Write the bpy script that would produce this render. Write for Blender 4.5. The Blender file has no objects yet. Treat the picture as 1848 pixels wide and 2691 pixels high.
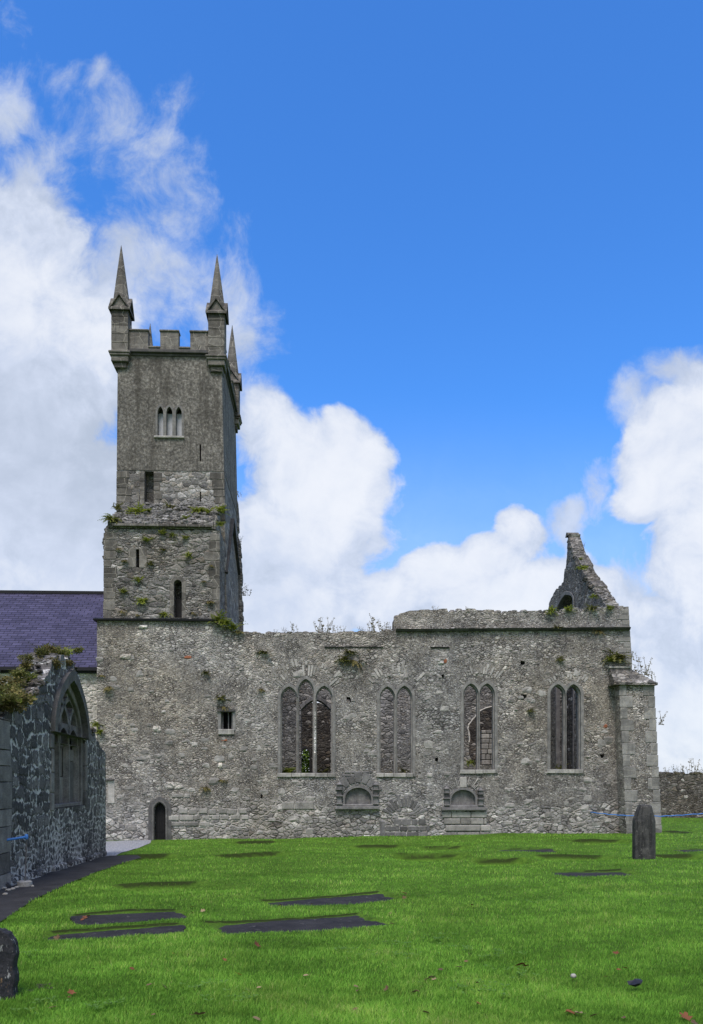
import bpy, bmesh, math, random
import numpy as np
from mathutils import Vector, Matrix, noise as mnoise
from mathutils.geometry import tessellate_polygon
C = bpy.context.scene.collection
SC = bpy.context.scene
R = math.radians

# ------------------------------------------------------------------ camera, sky, sun, exposure
FPX, HY, CX, PW, PH = 2100.0, 2055.0, 924.0, 1848.0, 2691.0      # lens and level line of the photograph
YAW = math.atan(84.0 / FPX)
EYE = 1.65
cam_d = bpy.data.cameras.new('camera')
cam = bpy.data.objects.new('camera', cam_d); C.objects.link(cam)
cam_d.sensor_fit = 'VERTICAL'; cam_d.sensor_height = 36.0
cam_d.lens = 36.0 * FPX / PH
cam_d.shift_y = (HY - PH / 2) / PH
cam_d.clip_start = 0.05; cam_d.clip_end = 3000
cam.location = (0, 0, EYE); cam.rotation_euler = (R(90), 0, -YAW)
SC.camera = cam
cY, sY = math.cos(YAW), math.sin(YAW)

SUN_AZ, SUN_EL = R(192), R(60)          # azimuth clockwise from +Y: behind the viewer, to the left
SUN_STR, SKY_STR, CLOUD_STR, EXPO = 1.5, 0.112, 0.42, 1.25
SC.view_settings.view_transform = 'Standard'; SC.view_settings.look = 'None'
SC.view_settings.exposure = EXPO; SC.view_settings.gamma = 1.0

def ray(px, py):
    xr = (px - CX) / FPX; zr = (HY - py) / FPX
    return (xr * cY + sY, cY - xr * sY, zr)

class G:
    """small helper to write node graphs"""
    def __init__(s, nt): s.nt = nt
    def n(s, t, **kw):
        nd = s.nt.nodes.new(t)
        for k, v in kw.items(): setattr(nd, k, v)
        return nd
    def put(s, sock, v):
        if v is None: return
        if isinstance(v, bpy.types.NodeSocket): s.nt.links.new(v, sock)
        else:
            if isinstance(v, tuple) and len(v) == 3 and sock.type == 'RGBA': v = v + (1,)
            sock.default_value = v
    def m(s, op, a, b=None, c=None, clamp=False):
        nd = s.n('ShaderNodeMath', operation=op); nd.use_clamp = clamp
        s.put(nd.inputs[0], a); s.put(nd.inputs[1], b); s.put(nd.inputs[2], c)
        return nd.outputs[0]
    def vm(s, op, a, b=None, c=None):
        nd = s.n('ShaderNodeVectorMath', operation=op)
        s.put(nd.inputs[0], a); s.put(nd.inputs[1], b)
        if c is not None:
            if op == 'SCALE': s.put(nd.inputs['Scale'], c)
            else: s.put(nd.inputs[2], c)
        return nd.outputs['Value'] if op in ('LENGTH', 'DOT_PRODUCT', 'DISTANCE') else nd.outputs['Vector']
    def noise(s, vec, scale, detail=2.0, rough=0.5, dist=0.0, out=0):
        nd = s.n('ShaderNodeTexNoise'); s.put(nd.inputs['Vector'], vec)
        s.put(nd.inputs['Scale'], scale); s.put(nd.inputs['Detail'], float(detail)); s.put(nd.inputs['Roughness'], rough)
        s.put(nd.inputs['Distortion'], dist)
        return nd.outputs[out]
    def vor(s, vec, scale, feature='F1', out='Distance', rand=1.0):
        nd = s.n('ShaderNodeTexVoronoi', feature=feature); s.put(nd.inputs['Vector'], vec)
        s.put(nd.inputs['Scale'], scale); s.put(nd.inputs['Randomness'], rand)
        return nd.outputs[out]
    def ramp(s, fac, stops, interp='LINEAR'):
        nd = s.n('ShaderNodeValToRGB'); cr = nd.color_ramp; cr.interpolation = interp
        while len(cr.elements) < len(stops): cr.elements.new(0.5)
        for e, (p, c) in zip(cr.elements, stops):
            e.position = p; e.color = (c, c, c, 1) if isinstance(c, (int, float)) else tuple(c) + (1,)
        s.put(nd.inputs[0], fac)
        return nd.outputs[0]
    def mix(s, fac, a, b, blend='MIX'):
        nd = s.n('ShaderNodeMix', data_type='RGBA', blend_type=blend)
        s.put(nd.inputs[0], fac); s.put(nd.inputs[6], a); s.put(nd.inputs[7], b)
        return nd.outputs[2]
    def mr(s, v, a, b, c=0.0, d=1.0, smooth=True):
        nd = s.n('ShaderNodeMapRange', interpolation_type='SMOOTHSTEP' if smooth else 'LINEAR')
        for i, x in enumerate((v, a, b, c, d)): s.put(nd.inputs[i], x)
        return nd.outputs[0]
    def sep(s, v):
        nd = s.n('ShaderNodeSeparateXYZ'); s.put(nd.inputs[0], v); return nd.outputs
    def comb(s, x, y, z):
        nd = s.n('ShaderNodeCombineXYZ'); s.put(nd.inputs[0], x); s.put(nd.inputs[1], y); s.put(nd.inputs[2], z); return nd.outputs[0]

def build_world():
    w = bpy.data.worlds.new('World'); SC.world = w; w.use_nodes = True
    nt = w.node_tree; nt.nodes.clear(); g = G(nt)
    sky = g.n('ShaderNodeTexSky', sky_type='NISHITA'); sky.sun_disc = False
    sky.sun_elevation = SUN_EL; sky.sun_rotation = SUN_AZ
    sky.air_density = 1.0; sky.dust_density = 0.6; sky.ozone_density = 2.2
    d = g.n('ShaderNodeTexCoord').outputs['Generated']
    X, Y, Z = g.sep(d)
    hs = g.n('ShaderNodeHueSaturation'); hs.inputs['Saturation'].default_value = 1.22; hs.inputs['Hue'].default_value = 0.507
    g.put(hs.inputs['Color'], sky.outputs[0])
    skyc = hs.outputs[0]
    skyc = g.mix(1.0, skyc, (0.48, 0.81, 1.03), 'MULTIPLY')
    yc = g.m('MAXIMUM', Y, 0.12)
    u = g.m('DIVIDE', X, yc); v = g.m('DIVIDE', Z, yc)
    p0 = g.comb(u, v, 0.0)
    wn = g.noise(p0, 5.0, 3, 0.55, out=1)
    p = g.vm('ADD', p0, g.vm('SCALE', g.vm('SUBTRACT', wn, (0.5, 0.5, 0.5)), None, 0.10))
    # cloud bodies: centre and half-size as directions (photo pixels of the sky), weight
    heap = [(20, 1150, 300, 620, 1.1), (-80, 760, 330, 330, 1.0), (250, 1420, 420, 330, 1.1), (40, 640, 220, 190, .75), (230, 900, 190, 260, .75),
        (700, 1150, 120, 110, .80), (930, 1180, 125, 110, 1.0), (840, 1270, 220, 170, 1.1), (780, 1450, 250, 240, 1.1), (700, 1620, 300, 160, 1.1), (1010, 1590, 230, 120, .95), (950, 1420, 130, 120, .5),
        (1160, 1510, 150, 110, .9), (1350, 1420, 110, 110, .85), (1340, 1590, 330, 130, 1.1), (1490, 1570, 220, 150, 1.0), (1280, 1480, 130, 90, .9),
        (1780, 1190, 190, 190, 1.15), (1870, 1070, 150, 130, 1.0), (1740, 1290, 150, 110, .9), (1850, 1450, 170, 260, 1.0), (1780, 1860, 330, 230, 1.0), (1740, 1650, 150, 120, .6), (1620, 1620, 200, 110, .8),
        (300, 1900, 900, 330, 1.0)]
    wisp = [(60, 520, 200, 160, .70), (280, 310, 110, 150, .50), (250, 210, 40, 70, .42), (380, 430, 170, 130, .58), (470, 560, 170, 150, .52), (400, 720, 220, 190, .74), (615, 610, 80, 100, .30),
        (140, 190, 70, 60, .22), (15, 60, 60, 110, .28), (20, 270, 70, 130, .42), (600, 880, 120, 220, .66), (170, 420, 120, 130, .30), (520, 760, 160, 160, .5), (640, 1060, 90, 110, .6), (420, 250, 60, 60, .1),
        (1500, 1360, 90, 90, .60), (1650, 1030, 70, 80, .50), (1660, 1600, 110, 260, .75), (1590, 1290, 60, 100, .3), (1050, 1330, 60, 110, .35), (1790, 970, 130, 60, .5), (1700, 1750, 220, 190, .9), (1720, 1480, 130, 160, .55)]
    def field(blobs):
        f = None
        for (bx, by, rx, ry, wt) in blobs:
            dd = ray(bx, by); cu, cv = dd[0] / dd[1], dd[2] / dd[1]
            q = g.vm('MULTIPLY', g.vm('SUBTRACT', p, (cu, cv, 0.0)), (FPX / rx, FPX / ry, 0.0))
            val = g.m('MULTIPLY_ADD', g.vm('DOT_PRODUCT', q, q), -wt, wt)
            f = val if f is None else g.m('SMOOTH_MAX', f, val, 0.12)
        return g.m('MAXIMUM', f, -0.9)
    n1 = g.noise(p, 8.5, 10, 0.63)
    n2 = g.noise(p, 2.2, 4, 0.5)
    n3 = g.noise(g.vm('MULTIPLY', g.vm('ADD', p, (3.1, 1.7, 0.0)), (1.15, 0.85, 1.0)), 9.0, 12, 0.66, 0.15)
    fh = g.m('MULTIPLY_ADD', g.m('SUBTRACT', n1, 0.5), 1.9, field(heap))
    fw = g.m('MULTIPLY_ADD', g.m('SUBTRACT', n3, 0.5), 2.9, field(wisp))
    mh = g.mr(fh, 0.0, 0.42); mw = g.m('MULTIPLY', g.mr(fw, -0.05, 0.95), 0.93)
    mask = g.m('SUBTRACT', 1.0, g.m('MULTIPLY', g.m('SUBTRACT', 1.0, mh), g.m('SUBTRACT', 1.0, mw)))
    fld = fh
    # unseen sky behind and beside the viewer: neutral cloud added to whiten the light
    back = g.mr(g.m('ADD', g.noise(d, 2.6, 7, 0.55), g.m('MULTIPLY', Z, -0.10)), 0.34, 0.50)
    fm = g.mr(Y, 0.25, 0.60)
    mask = g.m('ADD', g.m('MULTIPLY', mask, fm), g.m('MULTIPLY', back, g.m('SUBTRACT', 1.0, fm)))
    # thin pale veil towards the horizon
    veil = g.m('MULTIPLY', g.mr(v, 0.50, 0.05, 0.0, 0.9), fm)
    mask = g.m('MAXIMUM', mask, g.m('MULTIPLY', veil, 0.8))
    # relief of the cloud bodies, bright where thick, lavender grey where thin or low
    n1b = g.noise(g.vm('ADD', p, (-0.010, 0.020, 0.0)), 8.5, 8, 0.60)
    lit = g.m('ADD', g.m('MULTIPLY', g.m('SUBTRACT', n1, n1b), 1.0), g.m('MULTIPLY', g.m('SUBTRACT', n2, 0.5), 1.5))
    lit = g.m('ADD', lit, g.mr(fld, 0.1, 0.9, 0.0, 0.40))
    lit = g.m('ADD', lit, g.mr(v, 0.10, 0.42, 0.34, 0.12))
    lit = g.m('SUBTRACT', lit, g.m('MULTIPLY', g.mr(field([(90, 1330, 420, 420, 1.0), (1850, 1720, 300, 330, .12), (700, 1600, 400, 150, .15)]), -.6, 1.0), .62))
    lit = g.mr(lit, -0.30, 0.75)
    cc = g.ramp(lit, [(0.0, (0.50, 0.57, 0.70)), (0.45, (0.65, 0.72, 0.87)), (1.0, (0.89, 0.92, 0.985))])
    cc = g.mix(fm, (0.80, 0.78, 0.75), cc)
    b1 = g.n('ShaderNodeBackground'); g.put(b1.inputs[0], skyc); b1.inputs[1].default_value = SKY_STR
    b2 = g.n('ShaderNodeBackground'); g.put(b2.inputs[0], cc); b2.inputs[1].default_value = CLOUD_STR
    mx = g.n('ShaderNodeMixShader'); g.put(mx.inputs[0], g.m('MULTIPLY', mask, 0.97))
    nt.links.new(b1.outputs[0], mx.inputs[1]); nt.links.new(b2.outputs[0], mx.inputs[2])
    o = g.n('ShaderNodeOutputWorld'); nt.links.new(mx.outputs[0], o.inputs[0])
    w.cycles.sampling_method = 'MANUAL'; w.cycles.sample_map_resolution = 512
build_world()

sun_d = bpy.data.lights.new('sun', 'SUN'); sun_d.energy = SUN_STR; sun_d.angle = R(22); sun_d.color = (1.0, 0.89, 0.825)
sun = bpy.data.objects.new('sun', sun_d); C.objects.link(sun)
sdir = Vector((math.sin(SUN_AZ) * math.cos(SUN_EL), math.cos(SUN_AZ) * math.cos(SUN_EL), math.sin(SUN_EL)))
sun.rotation_euler = sdir.to_track_quat('Z', 'Y').to_euler(); sun.location = sdir * 60

# ------------------------------------------------------------------ ground height and pixel -> place helpers
def base_ground(x, y):
    yy = max(-20.0, min(42.0, y)); xx = max(-12.0, min(16.0, x))
    return -0.022 * yy + 0.0135 * xx * max(0.0, min(1.0, yy / 35.0))

def hit_ground(px, py, dz=0.0):
    d = ray(px, py); t = 10.0
    for _ in range(40):
        z = base_ground(d[0] * t, d[1] * t) + dz
        t = (z - EYE) / d[2] if d[2] < -1e-4 else 60.0
        t = max(2.0, min(t, 70.0))
    return Vector((d[0] * t, d[1] * t, base_ground(d[0] * t, d[1] * t) + dz))

class Plane:
    """upright wall plane: origin, direction along the wall, depth away from the viewer"""
    def __init__(s, ox, oy, tx, ty):
        l = math.hypot(tx, ty); s.o = (ox, oy); s.t = (tx / l, ty / l)
        n = (-s.t[1], s.t[0])
        if n[0] * ox + n[1] * oy < 0: n = (-n[0], -n[1])
        s.n = n
    def uv(s, px, py):
        d = ray(px, py)
        k = (s.o[0] * s.n[0] + s.o[1] * s.n[1]) / (d[0] * s.n[0] + d[1] * s.n[1])
        x, y = d[0] * k, d[1] * k
        return ((x - s.o[0]) * s.t[0] + (y - s.o[1]) * s.t[1], EYE + d[2] * k)
    def pt(s, a, z, dep=0.0):
        return Vector((s.o[0] + s.t[0] * a + s.n[0] * dep, s.o[1] + s.t[1] * a + s.n[1] * dep, z))
    def shifted(s, dep): return Plane(s.o[0] + s.n[0] * dep, s.o[1] + s.n[1] * dep, s.t[0], s.t[1])
    def pts(s, lst): return [s.uv(*q) for q in lst]

# zoom-window pixel converters used when the photograph was measured
def Z(ox, oy, sc): return lambda x, y: (ox + x * sc, oy + y * sc)
z1 = Z(240, 620, .2757); z2 = Z(240, 1160, .2757); z3 = Z(0, 1520, .370); z4 = Z(230, 1600, .3133); z5 = Z(700, 1600, .3446)
z6 = Z(1150, 1600, .4374); z7 = Z(1380, 1380, .2381); z8 = Z(0, 2180, .579); z9 = Z(0, 1680, .18797); za = Z(860, 2020, .2757); zb = Z(720, 1770, .376); zc = Z(924, 2180, .579)

# ------------------------------------------------------------------ mesh builder
rng = random.Random(11)
class MB:
    def __init__(s): s.v = []; s.f = []
    def add(s, pts, faces):
        b = len(s.v); s.v += [tuple(p) for p in pts]; s.f += [tuple(b + i for i in f) for f in faces]
    def hexa(s, p):      # p: 4 bottom + 4 top corners
        s.add(p, [(3, 2, 1, 0), (4, 5, 6, 7), (0, 1, 5, 4), (1, 2, 6, 5), (2, 3, 7, 6), (3, 0, 4, 7)])
    def box(s, x0, x1, y0, y1, z0, z1):
        s.hexa([(x0, y0, z0), (x1, y0, z0), (x1, y1, z0), (x0, y1, z0), (x0, y0, z1), (x1, y0, z1), (x1, y1, z1), (x0, y1, z1)])
    def pbox(s, P, a0, a1, z0, z1, d0, d1):
        s.hexa([P.pt(a0, z0, d0), P.pt(a1, z0, d0), P.pt(a1, z0, d1), P.pt(a0, z0, d1), P.pt(a0, z1, d0), P.pt(a1, z1, d0), P.pt(a1, z1, d1), P.pt(a0, z1, d1)])
    def slab(s, P, outline, holes, d0, d1, back=True, front=True, sides=True, hole_sides=True):
        polys = [[Vector((a, z, 0)) for a, z in outline]] + [[Vector((a, z, 0)) for a, z in h] for h in holes]
        tris = tessellate_polygon(polys)
        flat = [q for pl in polys for q in pl]; n = len(flat); b = len(s.v)
        s.v += [tuple(P.pt(q.x, q.y, d0)) for q in flat] + [tuple(P.pt(q.x, q.y, d1)) for q in flat]
        for t in tris:
            if front: s.f.append(tuple(b + i for i in t))
            if back: s.f.append(tuple(b + n + i for i in reversed(t)))
        k = 0
        for j, pl in enumerate(polys):
            m = len(pl)
            if (j == 0 and sides) or (j > 0 and hole_sides):
                for i in range(m):
                    a, c = k + i, k + (i + 1) % m
                    s.f.append((b + a, b + c, b + n + c, b + n + a))
            k += m
    def wedge(s, P, quad, d0, d1):      # quad: 4 (a,z) points
        q = quad
        s.add([P.pt(a, z, d0) for a, z in q] + [P.pt(a, z, d1) for a, z in q],
              [(0, 1, 2, 3), (7, 6, 5, 4), (0, 4, 5, 1), (1, 5, 6, 2), (2, 6, 7, 3), (3, 7, 4, 0)])
    def tube(s, pts, rad, n=6, caps=True):
        pts = [Vector(p) for p in pts]; rings = []
        rad = rad if isinstance(rad, (list, tuple)) else [rad] * len(pts)
        for i, p in enumerate(pts):
            t = (pts[min(i + 1, len(pts) - 1)] - pts[max(i - 1, 0)]).normalized()
            a = t.cross(Vector((0, 0, 1)));  a = a.normalized() if a.length > 1e-3 else Vector((1, 0, 0))
            c = t.cross(a); b = len(s.v)
            s.v += [tuple(p + (a * math.cos(6.2832 * k / n) + c * math.sin(6.2832 * k / n)) * rad[i]) for k in range(n)]
            rings.append(b)
        for r0, r1 in zip(rings, rings[1:]):
            for k in range(n): s.f.append((r0 + k, r0 + (k + 1) % n, r1 + (k + 1) % n, r1 + k))
        if caps: s.f.append(tuple(rings[0] + k for k in range(n))[::-1]); s.f.append(tuple(rings[-1] + k for k in range(n)))
    def frustum(s, x0, x1, y0, y1, z0, X0, X1, Y0, Y1, z1):
        s.hexa([(x0, y0, z0), (x1, y0, z0), (x1, y1, z0), (x0, y1, z0), (X0, Y0, z1), (X1, Y0, z1), (X1, Y1, z1), (X0, Y1, z1)])
    def stone(s, c, size, ang=0.0, seed=None, jit=.16):      # an irregular, many-sided field stone
        r = random.Random(seed if seed is not None else rng.random())
        ca, sa = math.cos(ang), math.sin(ang); pts = []; fs = []
        prof = [(-1, .72), (-.55, 1.0), (.45, .98), (1, .66)]; n = 7
        for zz, rr in prof:
            for k in range(n):
                a = 6.2832 * (k + .3 * r.random()) / n; q = rr * (1 - jit + 2 * jit * r.random())
                x = math.copysign(abs(math.cos(a)) ** .6, math.cos(a)) * q; y = math.copysign(abs(math.sin(a)) ** .6, math.sin(a)) * q
                x *= size[0] / 2; y *= size[1] / 2
                pts.append((c[0] + x * ca - y * sa, c[1] + x * sa + y * ca, c[2] + size[2] / 2 * (zz + .12 * (r.random() - .5))))
        for j in range(3):
            for k in range(n): fs.append((j * n + k, j * n + (k + 1) % n, (j + 1) * n + (k + 1) % n, (j + 1) * n + k))
        fs.append(tuple(range(n))[::-1]); fs.append(tuple(3 * n + k for k in range(n)))
        s.add(pts, fs)
    def mesh(s, name, mat):
        me = bpy.data.meshes.new(name); me.from_pydata(s.v, [], s.f); me.materials.append(mat); me.validate()
        bm = bmesh.new(); bm.from_mesh(me); bmesh.ops.recalc_face_normals(bm, faces=bm.faces[:]); bm.to_mesh(me); bm.free()
        return me
    def build(s, name, mat, parent=None, bevel=0.0, smooth=False):
        me = s.mesh(name, mat)
        if smooth:
            me.polygons.foreach_set('use_smooth', [True] * len(me.polygons))
        o = bpy.data.objects.new(name, me); C.objects.link(o)
        if parent is not None:
            o.parent = parent
            L = Vector((0, 0, 0)); q = parent
            while q is not None: L += Vector(q.location); q = q.parent
            o.location = -L
        if bevel:
            b = o.modifiers.new('bevel', 'BEVEL'); b.width = bevel; b.segments = 1; b.limit_method = 'ANGLE'; b.angle_limit = R(35)
        return o
def tag(o, label=None, cat=None, group=None, kind=None):
    if label: o['label'] = label
    if cat: o['category'] = cat
    if group: o['group'] = group
    if kind: o['kind'] = kind
    return o
def thing(name, label, cat, loc, group=None):
    o = bpy.data.objects.new(name, None); C.objects.link(o); o.location = loc; o.empty_display_size = .3
    return tag(o, label, cat, group)

def arch(x0, x1, zb, zs, za, Rr=1.7, n=9):
    """closed opening: straight jambs up to zs, two-centred head up to za (Rr=1 is round)"""
    h = (x1 - x0) / 2; nrm = math.sqrt(2 * Rr - 1); up = []
    for i in range(n + 1):
        t = (i / n) ** 1.7
        up.append((x0 + h * t, zs + (za - zs) * math.sqrt(max(0, Rr * Rr - (Rr - t) ** 2)) / nrm))
    dn = [(x0 + x1 - a, z) for a, z in reversed(up[:-1])]
    return [(x0, zb)] + up + dn + [(x1, zb)]
def heads_outline(lights, e, zb, Rr=1.5):
    """upper envelope of several pointed heads, each grown by e, as one frame outline; lights: (x0,x1,zs,za)"""
    xs0 = min(l[0] for l in lights) - e; xs1 = max(l[1] for l in lights) + e; pts = [(xs0, zb)]
    N = 26 * len(lights)
    def top(x):
        best = None
        for (x0, x1, zs, za) in lights:
            a, b = x0 - e, x1 + e; h = (b - a) / 2
            if a <= x <= b:
                t = 1 - abs(x - (a + b) / 2) / h
                z = zs + (za + e * 1.15 - zs) * math.sqrt(max(0, Rr * Rr - (Rr - t) ** 2)) / math.sqrt(2 * Rr - 1)
                best = z if best is None else max(best, z)
        return best
    xs = set([xs0, xs1] + [(l[0] + l[1]) / 2 for l in lights] + [xs0 + (xs1 - xs0) * i / N for i in range(N + 1)] + [xs0 + .004, xs0 + .015, xs1 - .004, xs1 - .015])
    for x in sorted(xs):
        z = top(min(max(x, xs0 + 1e-6), xs1 - 1e-6))
        if z is not None: pts.append((x, z))
    pts.append((xs1, zb))
    return pts
def ragged(pts, step=.22, amp=.07, seed=1, close_first=False):
    """break a line into stone-sized steps"""
    r = random.Random(seed); out = []
    for (a0, b0), (a1, b1) in zip(pts, pts[1:]):
        L = math.hypot(a1 - a0, b1 - b0); n = max(1, int(L / step)); nx, ny = -(b1 - b0) / max(L, 1e-6), (a1 - a0) / max(L, 1e-6)
        off = 0
        for i in range(n):
            f0, f1 = i / n, (i + 1) / n
            if i > 0 or amp == 0: pass
            off = (r.random() - .5) * 2 * amp
            for f in (f0 + .08 / n, f1 - .08 / n):
                out.append((a0 + (a1 - a0) * f + nx * off, b0 + (b1 - b0) * f + ny * off))
    return out
# ------------------------------------------------------------------ materials
MATS = {}
def new_mat(name):
    m = bpy.data.materials.new(name); m.use_nodes = True; nt = m.node_tree; nt.nodes.clear()
    g = G(nt); b = g.n('ShaderNodeBsdfPrincipled'); o = g.n('ShaderNodeOutputMaterial'); nt.links.new(b.outputs[0], o.inputs[0])
    b.inputs['Roughness'].default_value = .9; b.inputs['Specular IOR Level'].default_value = .25
    MATS[name] = m
    return m, g, b
def bump(g, b, h, dist=.03, strength=.8):
    nd = g.n('ShaderNodeBump'); nd.inputs['Strength'].default_value = strength; nd.inputs['Distance'].default_value = dist
    g.put(nd.inputs['Height'], h); g.nt.links.new(nd.outputs[0], b.inputs['Normal'])
def pos(g): return g.n('ShaderNodeNewGeometry').outputs['Position']

def rubble(name, stones, mortar_lo, mortar_hi, sx=3.2, sz=6.0, big=None, joint=(.015, .11), warm=.25, lichen=.5, pits=.6, moss=0.0, dist=.05, streak=.0):
    m, g, b = new_mat(name); P = pos(g); x, y, z = g.sep(P)
    wv = g.vm('SUBTRACT', g.noise(P, 2.6, 3, .6, out=1), (.5, .5, .5))
    Q = g.vm('ADD', P, g.vm('SCALE', wv, None, .22))
    q = g.vm('MULTIPLY', Q, (sx, sx, sz))
    c1 = g.vor(q, 1.0, 'F1', 'Color', .95); e1 = g.vor(q, 1.0, 'DISTANCE_TO_EDGE', 'Distance', .95)
    qs = g.vm('MULTIPLY', Q, (sx * 2.1, sx * 2.1, sz * 1.9))
    c2 = g.vor(qs, 1.0, 'F1', 'Color', 1.0); e2 = g.vor(qs, 1.0, 'DISTANCE_TO_EDGE', 'Distance', 1.0)
    sel = g.mr(g.noise(P, .9, 3, .6), .46, .56)                       # patches of smaller packing
    col = g.mix(sel, c1, c2); e = g.m('ADD', g.m('MULTIPLY', e1, g.m('SUBTRACT', 1.0, sel)), g.m('MULTIPLY', e2, sel))
    if big is not None:                                              # larger field stones towards the foot of the wall
        qb = g.vm('MULTIPLY', Q, (sx * .62, sx * .62, sz * .55))
        cb = g.vor(qb, 1.0, 'F1', 'Color', .95); eb = g.vor(qb, 1.0, 'DISTANCE_TO_EDGE', 'Distance', .95)
        zz = g.m('ADD', z, g.m('MULTIPLY', g.m('SUBTRACT', g.noise(P, .5, 2), .5), 2.2))
        sb = g.mr(zz, big - .25, big + .25, 1.0, 0.0)
        col = g.mix(sb, col, cb); e = g.m('ADD', g.m('MULTIPLY', e, g.m('SUBTRACT', 1.0, sb)), g.m('MULTIPLY', eb, sb))
    cr, cg, cb_ = g.sep(col)
    st = g.ramp(cr, stones)
    st = g.mix(g.mr(cg, .72, .95, 0.0, warm), st, (.29, .235, .165))
    st = g.mix(g.mr(cb_, .93, .95, 0.0, .6), st, (.44, .43, .41))
    grit = g.noise(P, 17.0, 6, .68)
    st = g.mix(1.0, st, g.ramp(grit, [(.28, .42), (.5, 1.0), (.72, 1.65)]), 'MULTIPLY')
    mo_n = g.noise(P, 1.7, 5, .65)
    mo = g.mix(g.mr(mo_n, .40, .60), mortar_lo, mortar_hi)
    mo = g.mix(1.0, mo, g.ramp(g.noise(P, 23.0, 5, .7), [(.3, .45), (.7, 1.5)]), 'MULTIPLY')
    tn = g.noise(g.vm('ADD', P, (11., 5., 2.)), .22, 4, .6)
    en = g.m('ADD', e, g.m('MULTIPLY', g.m('SUBTRACT', g.noise(P, 11.0, 4, .7), .5), .13))
    jm = g.mr(en, joint[0], joint[1])
    jm = g.m('MAXIMUM', jm, g.mr(g.noise(g.vm('ADD', P, (2., 9., 4.)), .65, 5, .66), .57, .66, 0, .8))      # render and lime wash remnants hide the joints
    cl = g.mix(jm, mo, st)
    broad = g.ramp(g.noise(P, .33, 5, .62), [(.3, .70), (.5, 1.0), (.72, 1.28)])
    cl = g.mix(1.0, cl, broad, 'MULTIPLY')
    cl = g.mix(1.0, cl, g.ramp(tn, [(.34, (1.05, 1.08, 1.13)), (.5, (1.09, 1.09, 1.09)), (.66, (1.15, 1.11, 1.04))]), 'MULTIPLY')
    fleck = g.noise(P, 13.0, 3, .6)
    cl = g.mix(g.mr(fleck, .64, .70, 0, .55), cl, (.52, .51, .48))
    cl = g.mix(g.mr(fleck, .36, .30, 0, .75), cl, (.035, .033, .030))
    if streak:
        sn = g.noise(g.vm('MULTIPLY', P, (1.6, 1.6, .16)), 1.0, 5, .65)
        cl = g.mix(g.m('MULTIPLY', g.mr(sn, .50, .68), streak), cl, (.045, .043, .042))
    li = g.m('MULTIPLY', g.mr(g.noise(P, 7.5, 6, .72), .585, .66), g.mr(g.noise(P, .8, 3), .38, .62))
    cl = g.mix(g.m('MULTIPLY', li, lichen), cl, (.50, .50, .475))
    if moss:
        ms = g.m('MULTIPLY', g.mr(g.noise(g.vm('ADD', P, (7., 3., 1.)), 2.2, 6, .7), .56, .68), moss)
        cl = g.mix(ms, cl, (.085, .095, .03))
    pit = g.m('MULTIPLY', g.mr(g.vor(g.vm('MULTIPLY', Q, (5.5, 5.5, 8.0)), 1.0, 'F1', 'Distance'), .10, .24, 1.0, 0.0), g.mr(g.noise(P, 3.1, 3), .45, .60))
    cl = g.mix(g.m('MULTIPLY', pit, pits), cl, (.022, .021, .02))
    g.put(b.inputs['Base Color'], cl)
    rise = g.mr(en, 0.0, .22)
    h = g.m('ADD', g.m('MULTIPLY', rise, g.m('MULTIPLY_ADD', cg, .7, .5)), g.m('MULTIPLY', grit, .45))
    h = g.m('SUBTRACT', h, g.m('MULTIPLY', pit, .9))
    bump(g, b, h, dist, 1.0)
    return m

grey = [(0.0, (.13, .125, .122)), (.3, (.205, .197, .188)), (.65, (.285, .273, .255)), (.88, (.36, .345, .32)), (1.0, (.52, .50, .46))]
gdark = [(0.0, (.055, .053, .050)), (.4, (.115, .11, .103)), (.8, (.185, .177, .162)), (1.0, (.29, .28, .255))]
dgrey = [(0.0, (.075, .072, .069)), (.4, (.145, .14, .133)), (.8, (.22, .212, .198)), (1.0, (.33, .318, .295))]
rubble('church rubble', grey, (.06, .056, .052), (.40, .38, .34), 6.0, 11.2, big=.7, moss=.12, lichen=.55, pits=.95, warm=.22, streak=.16)
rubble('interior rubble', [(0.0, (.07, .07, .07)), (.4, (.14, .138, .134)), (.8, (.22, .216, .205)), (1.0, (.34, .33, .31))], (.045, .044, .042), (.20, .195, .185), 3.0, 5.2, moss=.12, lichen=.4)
rubble('shaded rubble', [(0.0, (.022, .02, .019)), (.5, (.042, .039, .036)), (1.0, (.085, .08, .072))], (.03, .028, .026), (.10, .095, .085), 3.0, 5.2, lichen=.3)  # stone coloured dark in place of the shade inside
rubble('tower rubble', dgrey, (.035, .034, .032), (.19, .185, .165), 2.1, 4.6, joint=(.01, .07), moss=.35, lichen=.45, streak=.25)
rubble('tower ashlar', dgrey, (.07, .066, .06), (.27, .25, .21), 1.7, 3.0, joint=(.0, .05), warm=.3, moss=.1, lichen=.55, pits=.4, dist=.03)
rubble('gable rubble', gdark, (.04, .04, .038), (.17, .165, .155), 3.0, 6.5, moss=.3, lichen=.55, pits=.8)
rubble('dark wall rubble', [(0.0, (.04, .037, .034)), (.5, (.085, .078, .07)), (1.0, (.18, .165, .15))], (.035, .033, .03), (.12, .115, .105), 2.6, 4.6, moss=.3, lichen=.3)
rubble('white rubble', [(0.0, (.30, .29, .26)), (.5, (.42, .41, .38)), (1.0, (.6, .58, .54))], (.22, .21, .19), (.5, .49, .46), 1.9, 4.0, lichen=.3, pits=.3)

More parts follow.
